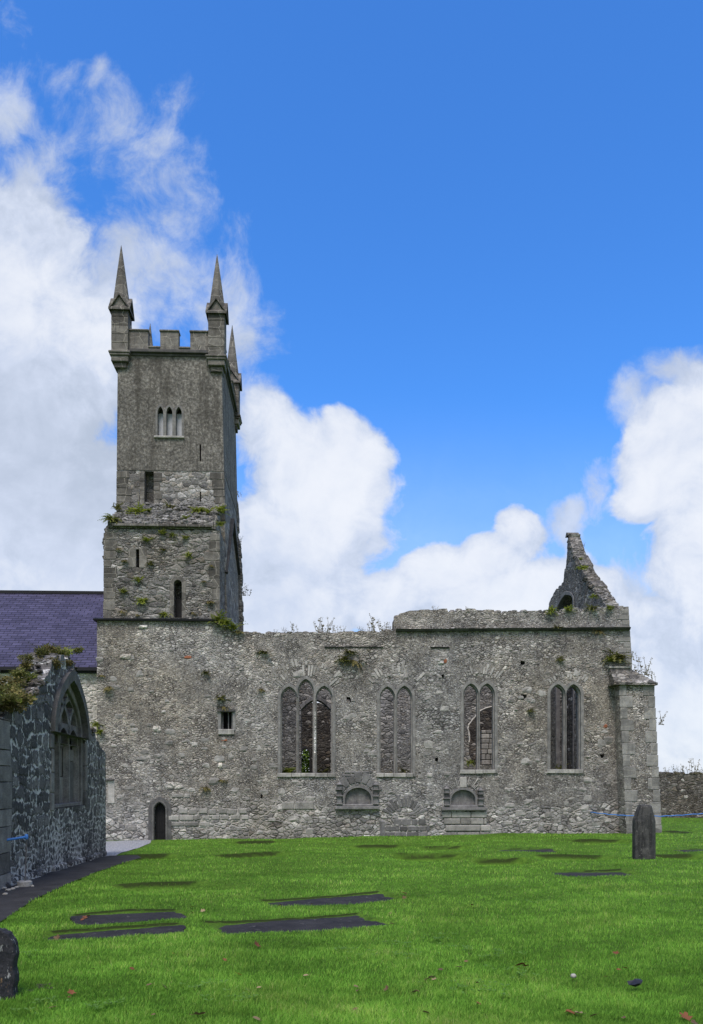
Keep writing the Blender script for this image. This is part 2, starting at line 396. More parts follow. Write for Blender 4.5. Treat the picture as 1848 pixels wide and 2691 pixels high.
def dressed(name, lo, hi, islands=True, lichen=.35, blocks=None, streak=.3):
    """cut limestone: tooled, weathered, each block a little different"""
    m, g, b = new_mat(name); P = pos(g)
    n = g.noise(P, 3.2, 7, .66)
    cl = g.mix(g.mr(n, .3, .7, smooth=False), lo, hi)
    if islands:
        rp = g.n('ShaderNodeNewGeometry').outputs['Random Per Island']
        cl = g.mix(1.0, cl, g.ramp(rp, [(0, .68), (.5, 1.0), (1, 1.38)]), 'MULTIPLY')
    h = g.noise(P, 38.0, 5, .7)
    if blocks:
        q = g.vm('MULTIPLY', P, (blocks[0], blocks[0], blocks[1]))
        cv = g.vor(q, 1.0, 'F1', 'Color', .55, ) if False else None
        e = g.vor(q, 1.0, 'DISTANCE_TO_EDGE', 'Distance', .55); c = g.sep(g.vor(q, 1.0, 'F1', 'Color', .55))[0]
        cl = g.mix(1.0, cl, g.ramp(c, [(0, .75), (1, 1.3)]), 'MULTIPLY')
        cl = g.mix(g.mr(e, .0, .03, .8, 0.0), cl, (.33, .31, .27))
    cl = g.mix(1.0, cl, g.ramp(h, [(.3, .65), (.7, 1.4)]), 'MULTIPLY')
    sn = g.noise(g.vm('MULTIPLY', P, (5.0, 5.0, .5)), 1.0, 5, .65)
    cl = g.mix(g.m('MULTIPLY', g.mr(sn, .5, .7), streak), cl, (.035, .035, .036))
    li = g.mr(g.noise(P, 9.0, 6, .74), .60, .68)
    cl = g.mix(g.m('MULTIPLY', li, lichen), cl, (.46, .46, .43))
    g.put(b.inputs['Base Color'], cl)
    bump(g, b, g.m('ADD', g.m('MULTIPLY', h, .5), g.m('MULTIPLY', n, 1.2)), .02, .7)
    return m
dressed('window stone', (.105, .103, .100), (.215, .21, .20), streak=.5)
dressed('niche stone', (.075, .075, .078), (.175, .172, .168), lichen=.3)
dressed('panel stone', (.08, .08, .082), (.22, .215, .205), islands=False, lichen=.25)
dressed('tower trim', (.062, .058, .052), (.150, .142, .128), lichen=.35, blocks=(1.6, 2.6), streak=.5)
dressed('block stone', (.16, .157, .15), (.33, .32, .295), lichen=.5)
dressed('voussoir stone', (.18, .175, .165), (.40, .385, .36), lichen=.5)
dressed('tracery stone', (.085, .083, .080), (.20, .195, .187), lichen=.15)
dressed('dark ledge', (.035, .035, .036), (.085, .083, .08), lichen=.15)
dressed('buttress stone', (.14, .138, .132), (.27, .265, .25), islands=False, lichen=.5, blocks=(1.5, 2.6))
dressed('slab stone', (.010, .010, .012), (.034, .033, .034), islands=False, lichen=.28, streak=.0)
dressed('concrete', (.22, .22, .21), (.36, .36, .34), islands=False)

def squared_rubble(name, tdir):
    """roughly squared dark blocks laid in broken courses, smeared with white lime mortar"""
    m, g, b = new_mat(name); P = pos(g); x, y, z = g.sep(P)
    s_ = g.vm('DOT_PRODUCT', P, (tdir[0], tdir[1], 0.0))
    q0 = g.comb(g.m('ADD', s_, g.m('MULTIPLY', y, .0)), z, g.m('MULTIPLY', x, .0))
    w1 = g.vm('SCALE', g.vm('SUBTRACT', g.noise(P, 1.1, 4, .62, out=1), (.5, .5, .5)), None, .72)
    w2 = g.vm('SCALE', g.vm('SUBTRACT', g.noise(P, 5.0, 5, .72, out=1), (.5, .5, .5)), None, .20)
    q = g.vm('ADD', g.vm('ADD', q0, w1), w2)
    def bricks(bw, rh, mort):
        br = g.n('ShaderNodeTexBrick'); br.offset = .37; br.squash = 1.5; br.squash_frequency = 3
        g.put(br.inputs['Vector'], q)
        for k, v in (('Scale', 1.0), ('Mortar Size', mort), ('Mortar Smooth', 1.0), ('Bias', 0.0), ('Brick Width', bw), ('Row Height', rh)): br.inputs[k].default_value = v
        br.inputs['Color1'].default_value = (0, 0, 0, 1); br.inputs['Color2'].default_value = (1, 1, 1, 1); br.inputs['Mortar'].default_value = (.5, .5, .5, 1)
        return br.outputs[0], br.outputs[1]
    c1, f1 = bricks(.46, .30, .07); c2, f2 = bricks(.23, .155, .05)
    zz = g.m('ADD', z, g.m('MULTIPLY', g.m('SUBTRACT', g.noise(P, .9, 3), .5), 3.0))
    sel = g.mr(zz, .55, .75, 1.0, 0.0)
    sel = g.m('MAXIMUM', sel, g.mr(g.noise(P, 1.1, 3, .6), .56, .62))
    c = g.mix(sel, c1, c2); f = g.m('ADD', g.m('MULTIPLY', f1, g.m('SUBTRACT', 1.0, sel)), g.m('MULTIPLY', f2, sel))
    st = g.ramp(c, [(0.0, (.050, .050, .052)), (.5, (.098, .096, .097)), (1.0, (.175, .172, .17))])
    grit = g.noise(P, 15.0, 6, .7)
    st = g.mix(1.0, st, g.ramp(grit, [(.28, .5), (.5, 1.0), (.72, 1.7)]), 'MULTIPLY')
    sm_ = g.m('ADD', g.m('MULTIPLY', f, .58), g.m('MULTIPLY', g.m('SUBTRACT', g.noise(P, 4.6, 7, .74), .5), 2.6))
    sm_ = g.m('ADD', sm_, g.m('MULTIPLY', g.m('SUBTRACT', g.noise(P, .8, 4, .65), .5), 2.0))
    lime = g.mr(g.m('ADD', sm_, g.mr(zz, .2, 1.4, .12, 0.0)), .37, .55)
    lc = g.ramp(g.noise(P, 19.0, 5, .7), [(.3, (.24, .245, .24)), (.5, (.55, .555, .54)), (.72, (.78, .78, .76))])
    joint = g.m('MULTIPLY', g.mr(f, .35, .8), .75)
    cl = g.mix(joint, st, (.06, .058, .055))
    cl = g.mix(g.m('MULTIPLY', lime, .92), cl, lc)
    li = g.m('MULTIPLY', g.mr(g.noise(P, 11.0, 6, .75), .60, .66), .55)
    cl = g.mix(li, cl, (.42, .43, .42))
    pit = g.m('MULTIPLY', g.mr(g.vor(P, 8.0), .10, .24, 1.0, 0.0), g.mr(g.noise(P, 3.1, 3), .42, .58))
    cl = g.mix(g.m('MULTIPLY', pit, .8), cl, (.014, .014, .015))
    g.put(b.inputs['Base Color'], cl)
    h = g.m('ADD', g.m('MULTIPLY', f, -.8), g.m('ADD', g.m('MULTIPLY', grit, .5), g.m('MULTIPLY', lime, .25)))
    bump(g, b, g.m('SUBTRACT', h, g.m('MULTIPLY', pit, .8)), .05, 1.0)

def roughcast():
    m, g, b = new_mat('roughcast'); P = pos(g)
    n = g.noise(P, 1.3, 6, .68); n2 = g.noise(P, 8.5, 6, .8)
    cl = g.ramp(n2, [(.32, (.045, .042, .038)), (.46, (.115, .109, .098)), (.56, (.20, .19, .17)), (.68, (.38, .365, .33))])
    cl = g.mix(1.0, cl, g.ramp(n, [(.3, .62), (.5, 1.0), (.7, 1.35)]), 'MULTIPLY')
    x, y, z = g.sep(P)
    sn = g.noise(g.vm('MULTIPLY', P, (2.4, 2.4, .28)), 1.0, 6, .66)
    cl = g.mix(g.mr(sn, .47, .66, 0, .6), cl, (.045, .041, .034))
    g.put(b.inputs['Base Color'], cl)
    bump(g, b, g.m('ADD', n2, g.m('MULTIPLY', g.noise(P, 40, 4, .7), .5)), .03, .9)
roughcast()

def slates():
    m, g, b = new_mat('blue slates')
    uv = g.n('ShaderNodeTexCoord').outputs['UV']
    br = g.n('ShaderNodeTexBrick'); br.offset = .5
    g.put(br.inputs['Vector'], g.vm('ADD', uv, g.vm('SCALE', g.vm('SUBTRACT', g.noise(uv, 3.0, 2, out=1), (.5, .5, .5)), None, .03)))
    for k, v in (('Scale', 1.0), ('Mortar Size', .017), ('Mortar Smooth', .3), ('Bias', 0.0), ('Brick Width', .46), ('Row Height', .215)): br.inputs[k].default_value = v
    br.inputs['Color1'].default_value = (.040, .037, .078, 1); br.inputs['Color2'].default_value = (.068, .064, .125, 1); br.inputs['Mortar'].default_value = (.016, .015, .024, 1)
    cl = g.mix(1.0, br.outputs[0], g.ramp(g.noise(uv, 1.1, 5, .6), [(.3, .75), (.7, 1.25)]), 'MULTIPLY')
    cl = g.mix(g.mr(g.noise(uv, 6.0, 5, .7), .64, .72, 0, .35), cl, (.22, .22, .27))
    g.put(b.inputs['Base Color'], cl); b.inputs['Roughness'].default_value = .62
    u, v, _ = g.sep(uv)
    lip = g.m('SUBTRACT', 1.0, g.m('FRACT', g.m('DIVIDE', v, .215)))
    bump(g, b, g.m('ADD', g.m('MULTIPLY', lip, .6), g.m('MULTIPLY', br.outputs[1], -1.0)), .02, 1.0)
slates()

def plain(name, col, rough=.8, var=.25, scale=12.0, metal=0.0, trans=0.0):
    m, g, b = new_mat(name); P = pos(g)
    n = g.noise(P, scale, 5, .65)
    g.put(b.inputs['Base Color'], g.mix(1.0, col, g.ramp(n, [(.3, 1 - var), (.7, 1 + var)]), 'MULTIPLY'))
    b.inputs['Roughness'].default_value = rough; b.inputs['Metallic'].default_value = metal
    bump(g, b, n, .01, .4)
    return m
plain('louvre board', (.40, .42, .45), .6, .12, 5.0)
plain('door wood', (.010, .010, .011), .75, .4, 9.0)
plain('hole shade', (.012, .012, .014), .3, .3)
plain('gutter', (.012, .012, .015), .6)
plain('blue rope', (.06, .20, .55), .6, .3, 60)
plain('post steel', (.12, .12, .13), .5, .3, 20)
plain('brick red', (.26, .10, .055), .9, .3, 20)
plain('pale plaster', (.55, .53, .49), .9, .2, 12)
plain('soil', (.045, .036, .028), .95, .5, 30)
plain('white stone', (.36, .35, .32), .9, .2, 18)
plain('black plastic', (.015, .017, .025), .45, .3, 30)

def leafmat(name, c0, c1, sss=.25):
    m, g, b = new_mat(name)
    gi = g.n('ShaderNodeNewGeometry').outputs['Random Per Island']
    oi = g.n('ShaderNodeObjectInfo').outputs['Random']
    cl = g.mix(gi, c0, c1)
    cl = g.mix(1.0, cl, g.ramp(oi, [(0, .75), (1, 1.25)]), 'MULTIPLY')
    g.put(b.inputs['Base Color'], cl); b.inputs['Roughness'].default_value = .7
    b.inputs['Transmission Weight'].default_value = 0
    tr = g.n('ShaderNodeBsdfTranslucent'); g.put(tr.inputs[0], cl)
    mx = g.n('ShaderNodeMixShader'); mx.inputs[0].default_value = sss
    out = [n for n in g.nt.nodes if n.type == 'OUTPUT_MATERIAL'][0]
    g.nt.links.new(b.outputs[0], mx.inputs[1]); g.nt.links.new(tr.outputs[0], mx.inputs[2]); g.nt.links.new(mx.outputs[0], out.inputs[0])
    return m
leafmat('fern leaf', (.13, .185, .022), (.31, .34, .06), .4)
leafmat('ivy leaf', (.065, .085, .02), (.19, .18, .055), .35)
leafmat('olive leaf', (.09, .08, .028), (.22, .19, .065))
leafmat('dry stem', (.10, .085, .05), (.21, .19, .11), .1)
leafmat('bush leaf', (.07, .13, .02), (.22, .33, .05), .4)
leafmat('rust leaf', (.10, .040, .018), (.19, .070, .028), .1)
leafmat('brown leaf', (.09, .055, .03), (.20, .13, .07), .1)
leafmat('tan leaf', (.20, .145, .075), (.30, .23, .13), .1)
leafmat('yellow leaf', (.36, .24, .04), (.50, .36, .07), .1)
leafmat('clover leaf', (.09, .20, .03), (.15, .30, .05), .3)

def grass_mats():
    m, g, b = new_mat('grass blade')
    at = g.n('ShaderNodeAttribute'); at.attribute_name = 'tint'
    t = at.outputs['Fac']; P = pos(g)
    cl = g.ramp(t, [(0.0, (.050, .135, .015)), (.35, (.135, .315, .036)), (.75, (.235, .46, .064)), (.93, (.36, .53, .09)), (1.0, (.42, .48, .16))])
    cl = g.mix(1.0, cl, g.ramp(g.noise(g.vm('MULTIPLY', P, (.8, 1.3, 1.)), 1.0, 6, .68), [(.3, .66), (.7, 1.3)]), 'MULTIPLY')
    g.put(b.inputs['Base Color'], cl); b.inputs['Roughness'].default_value = .75; b.inputs['Specular IOR Level'].default_value = .15
    tr = g.n('ShaderNodeBsdfTranslucent'); g.put(tr.inputs[0], cl)
    mx = g.n('ShaderNodeMixShader'); mx.inputs[0].default_value = .35
    out = [n for n in g.nt.nodes if n.type == 'OUTPUT_MATERIAL'][0]
    g.nt.links.new(b.outputs[0], mx.inputs[1]); g.nt.links.new(tr.outputs[0], mx.inputs[2]); g.nt.links.new(mx.outputs[0], out.inputs[0])
    m, g, b = new_mat('lawn turf'); P = pos(g)
    n = g.noise(P, 9.0, 7, .7)
    cl = g.ramp(n, [(.25, (.035, .075, .009)), (.5, (.075, .155, .018)), (.75, (.13, .23, .03))])
    cl = g.mix(1.0, cl, g.ramp(g.noise(P, .55, 4, .6), [(.3, .78), (.7, 1.2)]), 'MULTIPLY')
    at = g.n('ShaderNodeAttribute'); at.attribute_name = 'soil_shade'
    cl = g.mix(g.mr(g.m('ADD', at.outputs['Fac'], g.m('MULTIPLY', g.m('SUBTRACT', n, .5), .8)), .35, .75, 0, .85), cl, (.020, .024, .009))  # far banks darkened: bare soil, and shade put into the colour
    g.put(b.inputs['Base Color'], cl); b.inputs['Specular IOR Level'].default_value = .1
    bump(g, b, g.noise(P, 30, 5, .7), .04, 1.0)
    m, g, b = new_mat('tarmac'); P = pos(g)
    cl = g.ramp(g.noise(P, 60, 5, .7), [(.3, (.016, .017, .019)), (.7, (.042, .043, .046))])
    cl = g.mix(1.0, cl, g.ramp(g.noise(P, 1.6, 7, .7), [(.3, .55), (.7, 1.7)]), 'MULTIPLY')
    g.put(b.inputs['Base Color'], cl); bump(g, b, g.noise(P, 80, 3), .01, .6)
    m, g, b = new_mat('gravel'); P = pos(g)
    c = g.sep(g.vor(P, 34.0, 'F1', 'Color'))[0]
    cl = g.ramp(c, [(0, (.13, .14, .16)), (.6, (.27, .285, .315)), (1, (.45, .46, .48))])
    g.put(b.inputs['Base Color'], cl); bump(g, b, g.m('SUBTRACT', 1.0, g.vor(P, 34.0)), .02, 1.0)
    m, g, b = new_mat('headstone dark'); P = pos(g)
    n = g.noise(P, 6, 7, .7)
    cl = g.ramp(n, [(.3, (.028, .029, .030)), (.55, (.066, .066, .064)), (.75, (.13, .128, .12))])
    sn = g.noise(g.vm('MULTIPLY', P, (14, 14, 1.1)), 1.0, 4, .6)
    cl = g.mix(g.mr(sn, .48, .62, 0, .75), cl, (.016, .016, .018))
    cl = g.mix(g.mr(g.noise(P, 22, 5, .74), .60, .66, 0, .6), cl, (.30, .29, .26))
    g.put(b.inputs['Base Color'], cl); b.inputs['Roughness'].default_value = .7
    bump(g, b, g.m('ADD', n, g.noise(P, 50, 4, .7)), .02, .8)
    m, g, b = new_mat('headstone lichen'); P = pos(g)
    n = g.noise(P, 9, 7, .7)
    cl = g.ramp(n, [(.3, (.016, .017, .022)), (.6, (.035, .036, .043)), (.8, (.06, .06, .068))])
    sn = g.noise(g.vm('MULTIPLY', P, (30, 30, 9)), 1.0, 5, .7)
    cl = g.mix(g.mr(sn, .60, .66, 0, .8), cl, (.36, .37, .37))
    on = g.noise(g.vm('MULTIPLY', g.vm('ADD', P, (3., 1., 5.)), (34, 34, 12)), 1.0, 4, .7)
    x, y, z = g.sep(P)
    cl = g.mix(g.m('MULTIPLY', g.mr(on, .60, .66, 0, .7), g.mr(z, .25, .0, 0.0, 1.0)), cl, (.30, .19, .09))
    g.put(b.inputs['Base Color'], cl); b.inputs['Roughness'].default_value = .75
    bump(g, b, g.m('ADD', n, sn), .03, 1.0)
grass_mats()
M = MATS
# ------------------------------------------------------------------ the ground: lawn with sunken graves, path, gravel
# graves: near lip left, near lip right (photo pixels on the ground), breadth (m), depth of the hollow, softness, has a ledger stone
GRAVES = [
    ((594, 2457), (1034, 2424), 1.18, .045, .04, 1), ((727, 2381), (1072, 2358), .92, .055, .04, 1),
    ((200, 2434), (505, 2414), 1.02, .05, .04, 1), ((112, 2471), (492, 2452), .78, .055, .04, 1),
    ((333, 2337), (580, 2319), .85, .15, .10, 0), ((576, 2249), (764, 2242), .8, .24, .10, 0),
    ((1314, 2239), (1473, 2238), 1.25, .05, .05, 1), ((1471, 2300), (1688, 2298), 1.05, .06, .05, 1),
    ((1800, 2237), (1900, 2236), 1.1, .05, .05, 1),
    ((924, 2223), (1065, 2221), .8, .24, .09, 0), ((1107, 2229), (1227, 2228), .8, .22, .09, 0), ((1038, 2248), (1224, 2246), .8, .28, .09, 0),
    ((1250, 2259), (1390, 2258), .8, .28, .09, 0), ((1513, 2212), (1657, 2210), .8, .24, .09, 0), ((1420, 2253), (1620, 2251), .8, .18, .14, 0),
    ((1736, 2187), (1900, 2185), 1.0, .25, .12, 0), ((1736, 2250), (1870, 2248), .8, .2, .14, 0), ((307, 2252), (463, 2247), .8, .26, .14, 0),
    ((600, 2216), (720, 2215), .8, .18, .16, 0)]
GR = []
for nl, nr, bd, drop, soft, slab in GRAVES:
    a, b = hit_ground(*nl), hit_ground(*nr); t = (b - a); t.z = 0; L = t.length; t.normalize(); n = Vector((-t.y, t.x, 0))
    GR.append((a, t, n, L, bd, drop, soft, slab))
path_r = [hit_ground(*q) for q in ((-260, 2560), (-120, 2490), (0, 2424), (23, 2409), (87, 2366), (174, 2325), (260, 2290), (325, 2268), (372, 2254))]
path_l = [hit_ground(*q) for q in ((-260, 2420), (-120, 2375), (0, 2332), (40, 2318), (90, 2302), (160, 2281), (240, 2257), (290, 2249), (362, 2248))]
PATHPOLY = [(p.x, p.y) for p in path_r] + [(p.x, p.y) for p in reversed(path_l)]
grav = [hit_ground(*q) for q in ((225, 2214), (300, 2210), (398, 2207), (396, 2215), (362, 2229), (318, 2241), (281, 2262), (225, 2290))]
GRAVPOLY = [(p.x, p.y) for p in grav]

def in_poly(px, py, poly):
    ins = np.zeros(px.shape, bool); n = len(poly)
    for i in range(n):
        x0, y0 = poly[i]; x1, y1 = poly[(i + 1) % n]
        c = ((y0 > py) != (y1 > py)) & (px < (x1 - x0) * (py - y0) / ((y1 - y0) if abs(y1 - y0) > 1e-9 else 1e-9) + x0)
        ins ^= c
    return ins
def sm(v): v = np.clip(v, 0, 1); return v * v * (3 - 2 * v)
def grave_field(x, y):
    """drop of the turf, mask of bare stone, closeness to the near lip, and where the far bank is darkened for soil and shade"""
    dz = np.zeros_like(x); bare = np.zeros(x.shape, bool); lip = np.zeros_like(x); soil_shade = np.zeros_like(x)
    for a, t, n, L, bd, drop, soft, slab in GR:
        u = (x - a.x) * t.x + (y - a.y) * t.y; v = (x - a.x) * n.x + (y - a.y) * n.y
        w1 = .030 * np.sin(u * 4 + L * 7) + .018 * np.sin(u * 11 + L * 3); w2 = .05 * np.sin(v * 6 + L * 3) + .03 * np.sin(v * 19 + L * 5)
        if not slab: w1 = w1 * .4
        su = .5 + np.minimum(u + w2, L - u + w2) / (2 * (soft if slab else .35))
        nearw = soft if slab else 1.9
        sn = (v + w1 + (soft if slab else nearw)) / (2 * soft if slab else nearw); sf = .5 + (bd - v + w1) / (2 * soft)
        k = sm(su) * sm(sn) * sm(sf)
        heap = (.05 if slab else .06) * np.exp(-((v - bd - .22) / .28) ** 2) * sm(su)
        dz = np.where(drop * k > -dz, -drop * k, dz) + heap * (1 - sm(sf))
        if slab: bare |= (u > -.02) & (u < L + .02) & (v + w1 > 0) & (v < bd + w1 + .02)
        lip = np.maximum(lip, np.exp(-((v + .05) / .10) ** 2) * sm(su) * slab)
        soil_shade = np.maximum(soil_shade, np.exp(-((v - bd - w1 - soft * .5) / (soft * 1.0)) ** 2) * sm(su) * (1.0 if slab else .9))
    return dz, bare, lip, soil_shade
def ground(x, y):
    yy = np.clip(y, -20, 42); xx = np.clip(x, -12, 16)
    z = -0.022 * yy + 0.0135 * xx * np.clip(yy / 35.0, 0, 1)
    und = .022 * np.sin(x * .9 + y * .37) + .018 * np.sin(x * .43 - y * .8 + 1.3) + .010 * np.sin(x * 2.1 + 1.7 * y) + .008 * np.sin(3.1 * x - 2.3 * y + .6)
    dz, bare, lip, soil_shade = grave_field(x, y)
    off = in_poly(x, y, PATHPOLY) | in_poly(x, y, GRAVPOLY)
    fade = np.clip((y - 3) / 4, .3, 1) * np.clip((x + 5.2) / 2, 0, 1)
    return np.where(off, z - .05, z + und * fade + dz)

def axis(parts):
    out = []
    for a, b, st in parts: out += list(np.arange(a, b - 1e-6, st))
    return np.array(out + [parts[-1][1]])
gx = axis([(-900, -100, 200), (-100, -20, 16), (-20, -9, 1.0), (-9, 17, .085), (17, 30, 1.0), (30, 100, 14), (100, 900, 200)])
gy = axis([(-300, -20, 40), (-20, 4, 2.0), (4, 15, .06), (15, 35, .12), (35, 60, .8), (60, 120, 12), (120, 1500, 230)])
XX, YY = np.meshgrid(gx, gy); ZZ = ground(XX, YY)
nx, ny = len(gx), len(gy)
me = bpy.data.meshes.new('lawn')
co = np.stack([XX, YY, ZZ], -1).reshape(-1, 3)
i = np.arange(nx * ny).reshape(ny, nx)
fc = np.stack([i[:-1, :-1], i[:-1, 1:], i[1:, 1:], i[1:, :-1]], -1).reshape(-1, 4)
me.vertices.add(len(co)); me.vertices.foreach_set('co', co.ravel())
me.loops.add(fc.size); me.loops.foreach_set('vertex_index', fc.ravel())
me.polygons.add(len(fc)); me.polygons.foreach_set('loop_start', np.arange(0, fc.size, 4)); me.polygons.foreach_set('loop_total', np.full(len(fc), 4))
me.polygons.foreach_set('use_smooth', np.ones(len(fc), bool))
me.update(calc_edges=True); me.validate(); me.materials.append(M['lawn turf'])
ea = grave_field(XX, YY)[3]; at = me.attributes.new('soil_shade', 'FLOAT', 'POINT'); at.data.foreach_set('value', ea.ravel().astype(np.float32))
lawn = bpy.data.objects.new('lawn', me); C.objects.link(lawn); tag(lawn, kind='structure')

def strip(name, A, B, mat, dz, nsub=6, ncross=8):
    mb = MB(); rows = []
    def sub(Q):
        o = []
        for a, b in zip(Q, Q[1:]):
            for k in range(nsub): o.append(a.lerp(b, k / nsub))
        return o + [Q[-1]]
    A, B = sub(A), sub(B)
    for a, b in zip(A, B):
        row = []
        for k in range(ncross + 1):
            p = a.lerp(b, k / ncross); row.append(len(mb.v)); mb.v.append((p.x, p.y, base_ground(p.x, p.y) + dz + .004 * math.sin(p.x * 7 + p.y * 3)))
        rows.append(row)
    for r0, r1 in zip(rows, rows[1:]):
        for k in range(ncross): mb.f.append((r0[k], r0[k + 1], r1[k + 1], r1[k]))
    o = mb.build(name, M[mat], smooth=True); tag(o, kind='structure'); return o
strip('path', path_r, path_l, 'tarmac', .006)
ga = [grav[i] for i in (0, 1, 2, 3)]; gb = [grav[i] for i in (7, 6, 5, 4)]
strip('gravel_yard', ga, gb, 'gravel', .002)

# ledger stones lying in the hollows
GLAB = {0: 'widest dark ledger stone, lying bare in the turf nearest the middle of the lawn', 1: 'dark ledger stone half hidden by the turf just behind the widest bare one',
        2: 'dark blue ledger stone with rust coloured leaves at its left end', 3: 'thin strip of sunken ledger stone nearest the left headstone',
        6: 'pale edged ledger stone in the hollow far off below the rightmost niche wall', 7: 'sunken ledger stone in the hollow in front of the pointed gravestone', 8: 'sunken ledger stone at the right edge of the lawn beyond the pointed gravestone'}
for k, (a, t, n, L, bd, drop, soft, slab) in enumerate(GR):
    if not slab: continue
    ctr = a + t * (L / 2) + n * (bd / 2); zt = base_ground(ctr.x, ctr.y) - drop
    mb = MB(); r = random.Random(k)
    nu, nv = 16, 6; grid = []
    for j in range(nv + 1):
        for ii in range(nu + 1):
            u = L * ii / nu; v = bd * j / nv
            if ii in (0, nu): u += (r.random() - .5) * .06
            if j in (0, nv): v += (r.random() - .5) * .05
            p = a + t * u + n * v; cc_ = [a + t * (L * fu) + n * (bd * fv) for fu, fv in ((.2, .35), (.8, .35), (.2, .75), (.8, .75))] if not grid else cc_; gz4 = ground(np.array([c.x for c in cc_]), np.array([c.y for c in cc_])) if not grid else gz4
            fu, fv = (ii / nu - .2) / .6, (j / nv - .35) / .4; zb_ = (gz4[0] * (1 - fu) + gz4[1] * fu) * (1 - fv) + (gz4[2] * (1 - fu) + gz4[3] * fu) * fv
            grid.append((p.x, p.y, float(zb_) + .016 + (r.random() - .5) * .006))
    fs = [(j * (nu + 1) + ii, j * (nu + 1) + ii + 1, (j + 1) * (nu + 1) + ii + 1, (j + 1) * (nu + 1) + ii) for j in range(nv) for ii in range(nu)]
    mb.add(grid, fs)
    rim = list(range(nu + 1)) + [j * (nu + 1) + nu for j in range(1, nv + 1)] + [nv * (nu + 1) + ii for ii in range(nu - 1, -1, -1)] + [j * (nu + 1) for j in range(nv - 1, 0, -1)]
    b0 = len(mb.v); mb.v += [(grid[q][0], grid[q][1], grid[q][2] - .12) for q in rim]
    for q in range(len(rim)): mb.f.append((rim[q], rim[(q + 1) % len(rim)], b0 + (q + 1) % len(rim), b0 + q))
    mb.f.append(tuple(range(b0, b0 + len(rim))))
    o = mb.build('grave_slab', M['slab stone']); tag(o, GLAB[k], 'grave slab', 'ledger stones sunk in the lawn')

# grass: blades spread evenly over what the lawn shows, thinning with distance
def make_grass(N, seed, y0, y1, hmul, name):
    r = np.random.default_rng(seed)
    uq = r.random(N); y = 1 / (1 / y0 + uq * (1 / y1 - 1 / y0)); x = (r.random(N) * 1.12 - .54) * y + .04 * y + r.normal(0, .2, N)
    _, bare, lip, soil_shade = grave_field(x, y)
    jx = x + r.normal(0, .05, N); off = in_poly(jx, y, PATHPOLY) | in_poly(jx, y, GRAVPOLY)
    wallx = -5.9 - (y - 15) * .04
    keep = ~off & ~bare & (r.random(N) > soil_shade * .25) & (x > wallx + .2) & (y < np.where(x < 14.2, 34.75, 51))
    x, y, lip, soil_shade = x[keep], y[keep], lip[keep], soil_shade[keep]; n = len(x)
    z = ground(x, y)
    cl = np.sin(x * 1.7 + 2 * np.sin(y * 1.1)) * np.sin(y * 2.3 + 1.5 * np.sin(x * .9)); cl2 = np.sin(x * 6.1 + 3 * np.sin(y * 4.3)) * np.sin(y * 7.7 + 2 * np.sin(x * 5))
    h = (.022 + .024 * r.random(n)) * hmul * (1 + .22 * cl + .30 * cl2) * (1 - .35 * lip) * np.clip(1 + (y - 12) * .012, 1, 1.3)
    tall = r.random(n) < .012; h = np.where(tall, h * 1.6, h)
    w = np.maximum(.0035, y * .00055) * (.7 + .6 * r.random(n))
    az = r.random(n) * 6.2832; lean = (.25 + .75 * r.random(n)) * h
    laz = r.normal(.6, 1.5, n) + .8 * cl
    wx, wy = np.cos(az) * w / 2, np.sin(az) * w / 2; lx, ly = np.cos(laz) * lean, np.sin(laz) * lean
    zb = z - .008
    V = np.empty((n, 5, 3))
    V[:, 0] = np.stack([x - wx, y - wy, zb], 1); V[:, 1] = np.stack([x + wx, y + wy, zb], 1)
    mx, my, mz = x + lx * .35, y + ly * .35, z + h * .62
    V[:, 2] = np.stack([mx + wx * .8, my + wy * .8, mz], 1); V[:, 3] = np.stack([mx - wx * .8, my - wy * .8, mz], 1)
    V[:, 4] = np.stack([x + lx, y + ly, z + h], 1)
    b = np.arange(n)[:, None] * 5
    quads = b + np.array([0, 1, 2, 3]); tris = b + np.array([3, 2, 4])
    li = np.concatenate([quads.ravel(), tris.ravel()])
    ls = np.concatenate([np.arange(n) * 4, n * 4 + np.arange(n) * 3]); lt = np.concatenate([np.full(n, 4), np.full(n, 3)])
    me = bpy.data.meshes.new(name); me.vertices.add(n * 5); me.vertices.foreach_set('co', V.ravel())
    me.loops.add(len(li)); me.loops.foreach_set('vertex_index', li); me.polygons.add(2 * n)
    me.polygons.foreach_set('loop_start', ls); me.polygons.foreach_set('loop_total', lt)
    me.update(calc_edges=True); me.materials.append(M['grass blade'])
    tint = np.clip(.48 + .17 * cl + .15 * cl2 + r.normal(0, .20, n) - .50 * soil_shade, 0, 1)  # blades on the far banks tinted dark in place of shade
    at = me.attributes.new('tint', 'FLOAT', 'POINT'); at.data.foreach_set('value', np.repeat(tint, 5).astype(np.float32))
    o = bpy.data.objects.new(name, me); C.objects.link(o); return o
grass = make_grass(520000, 3, 4.6, 50.0, 1.0, 'grass')
tag(grass, 'short mown green grass covering the churchyard lawn', 'grass', kind='stuff')
# ------------------------------------------------------------------ the roofless church wall with its windows
PF = Plane(0.0, 35.0, 1, 0)
def F(px, py): return PF.uv(px, py)
wall = thing('church_wall', 'long roofless grey rubble church wall with four traceried windows and two niches, behind the lawn', 'church wall', (3.0, 35.0, -.7))
TOPL = [(563, 1631), (575, 1640), (600, 1650), (634, 1661)]
top1 = PF.pts(TOPL + [(700, 1663), (850, 1662), (1000, 1659), (1038, 1657)])
top2 = PF.pts([(1036, 1627), (1051, 1616), (1075, 1608), (1130, 1606), (1200, 1602), (1300, 1607), (1440, 1605), (1560, 1600), (1630, 1596)])
outline = PF.pts([(255, 2330), (255, 1631)]) + [F(555, 1631)] + ragged(top1, .3, .035, 3) + [F(1037, 1656), F(1036, 1640)] + ragged(top2, .34, .09, 5) + PF.pts([(1631, 1595), (1652, 1594), (1661, 1744), (1669, 2330)])
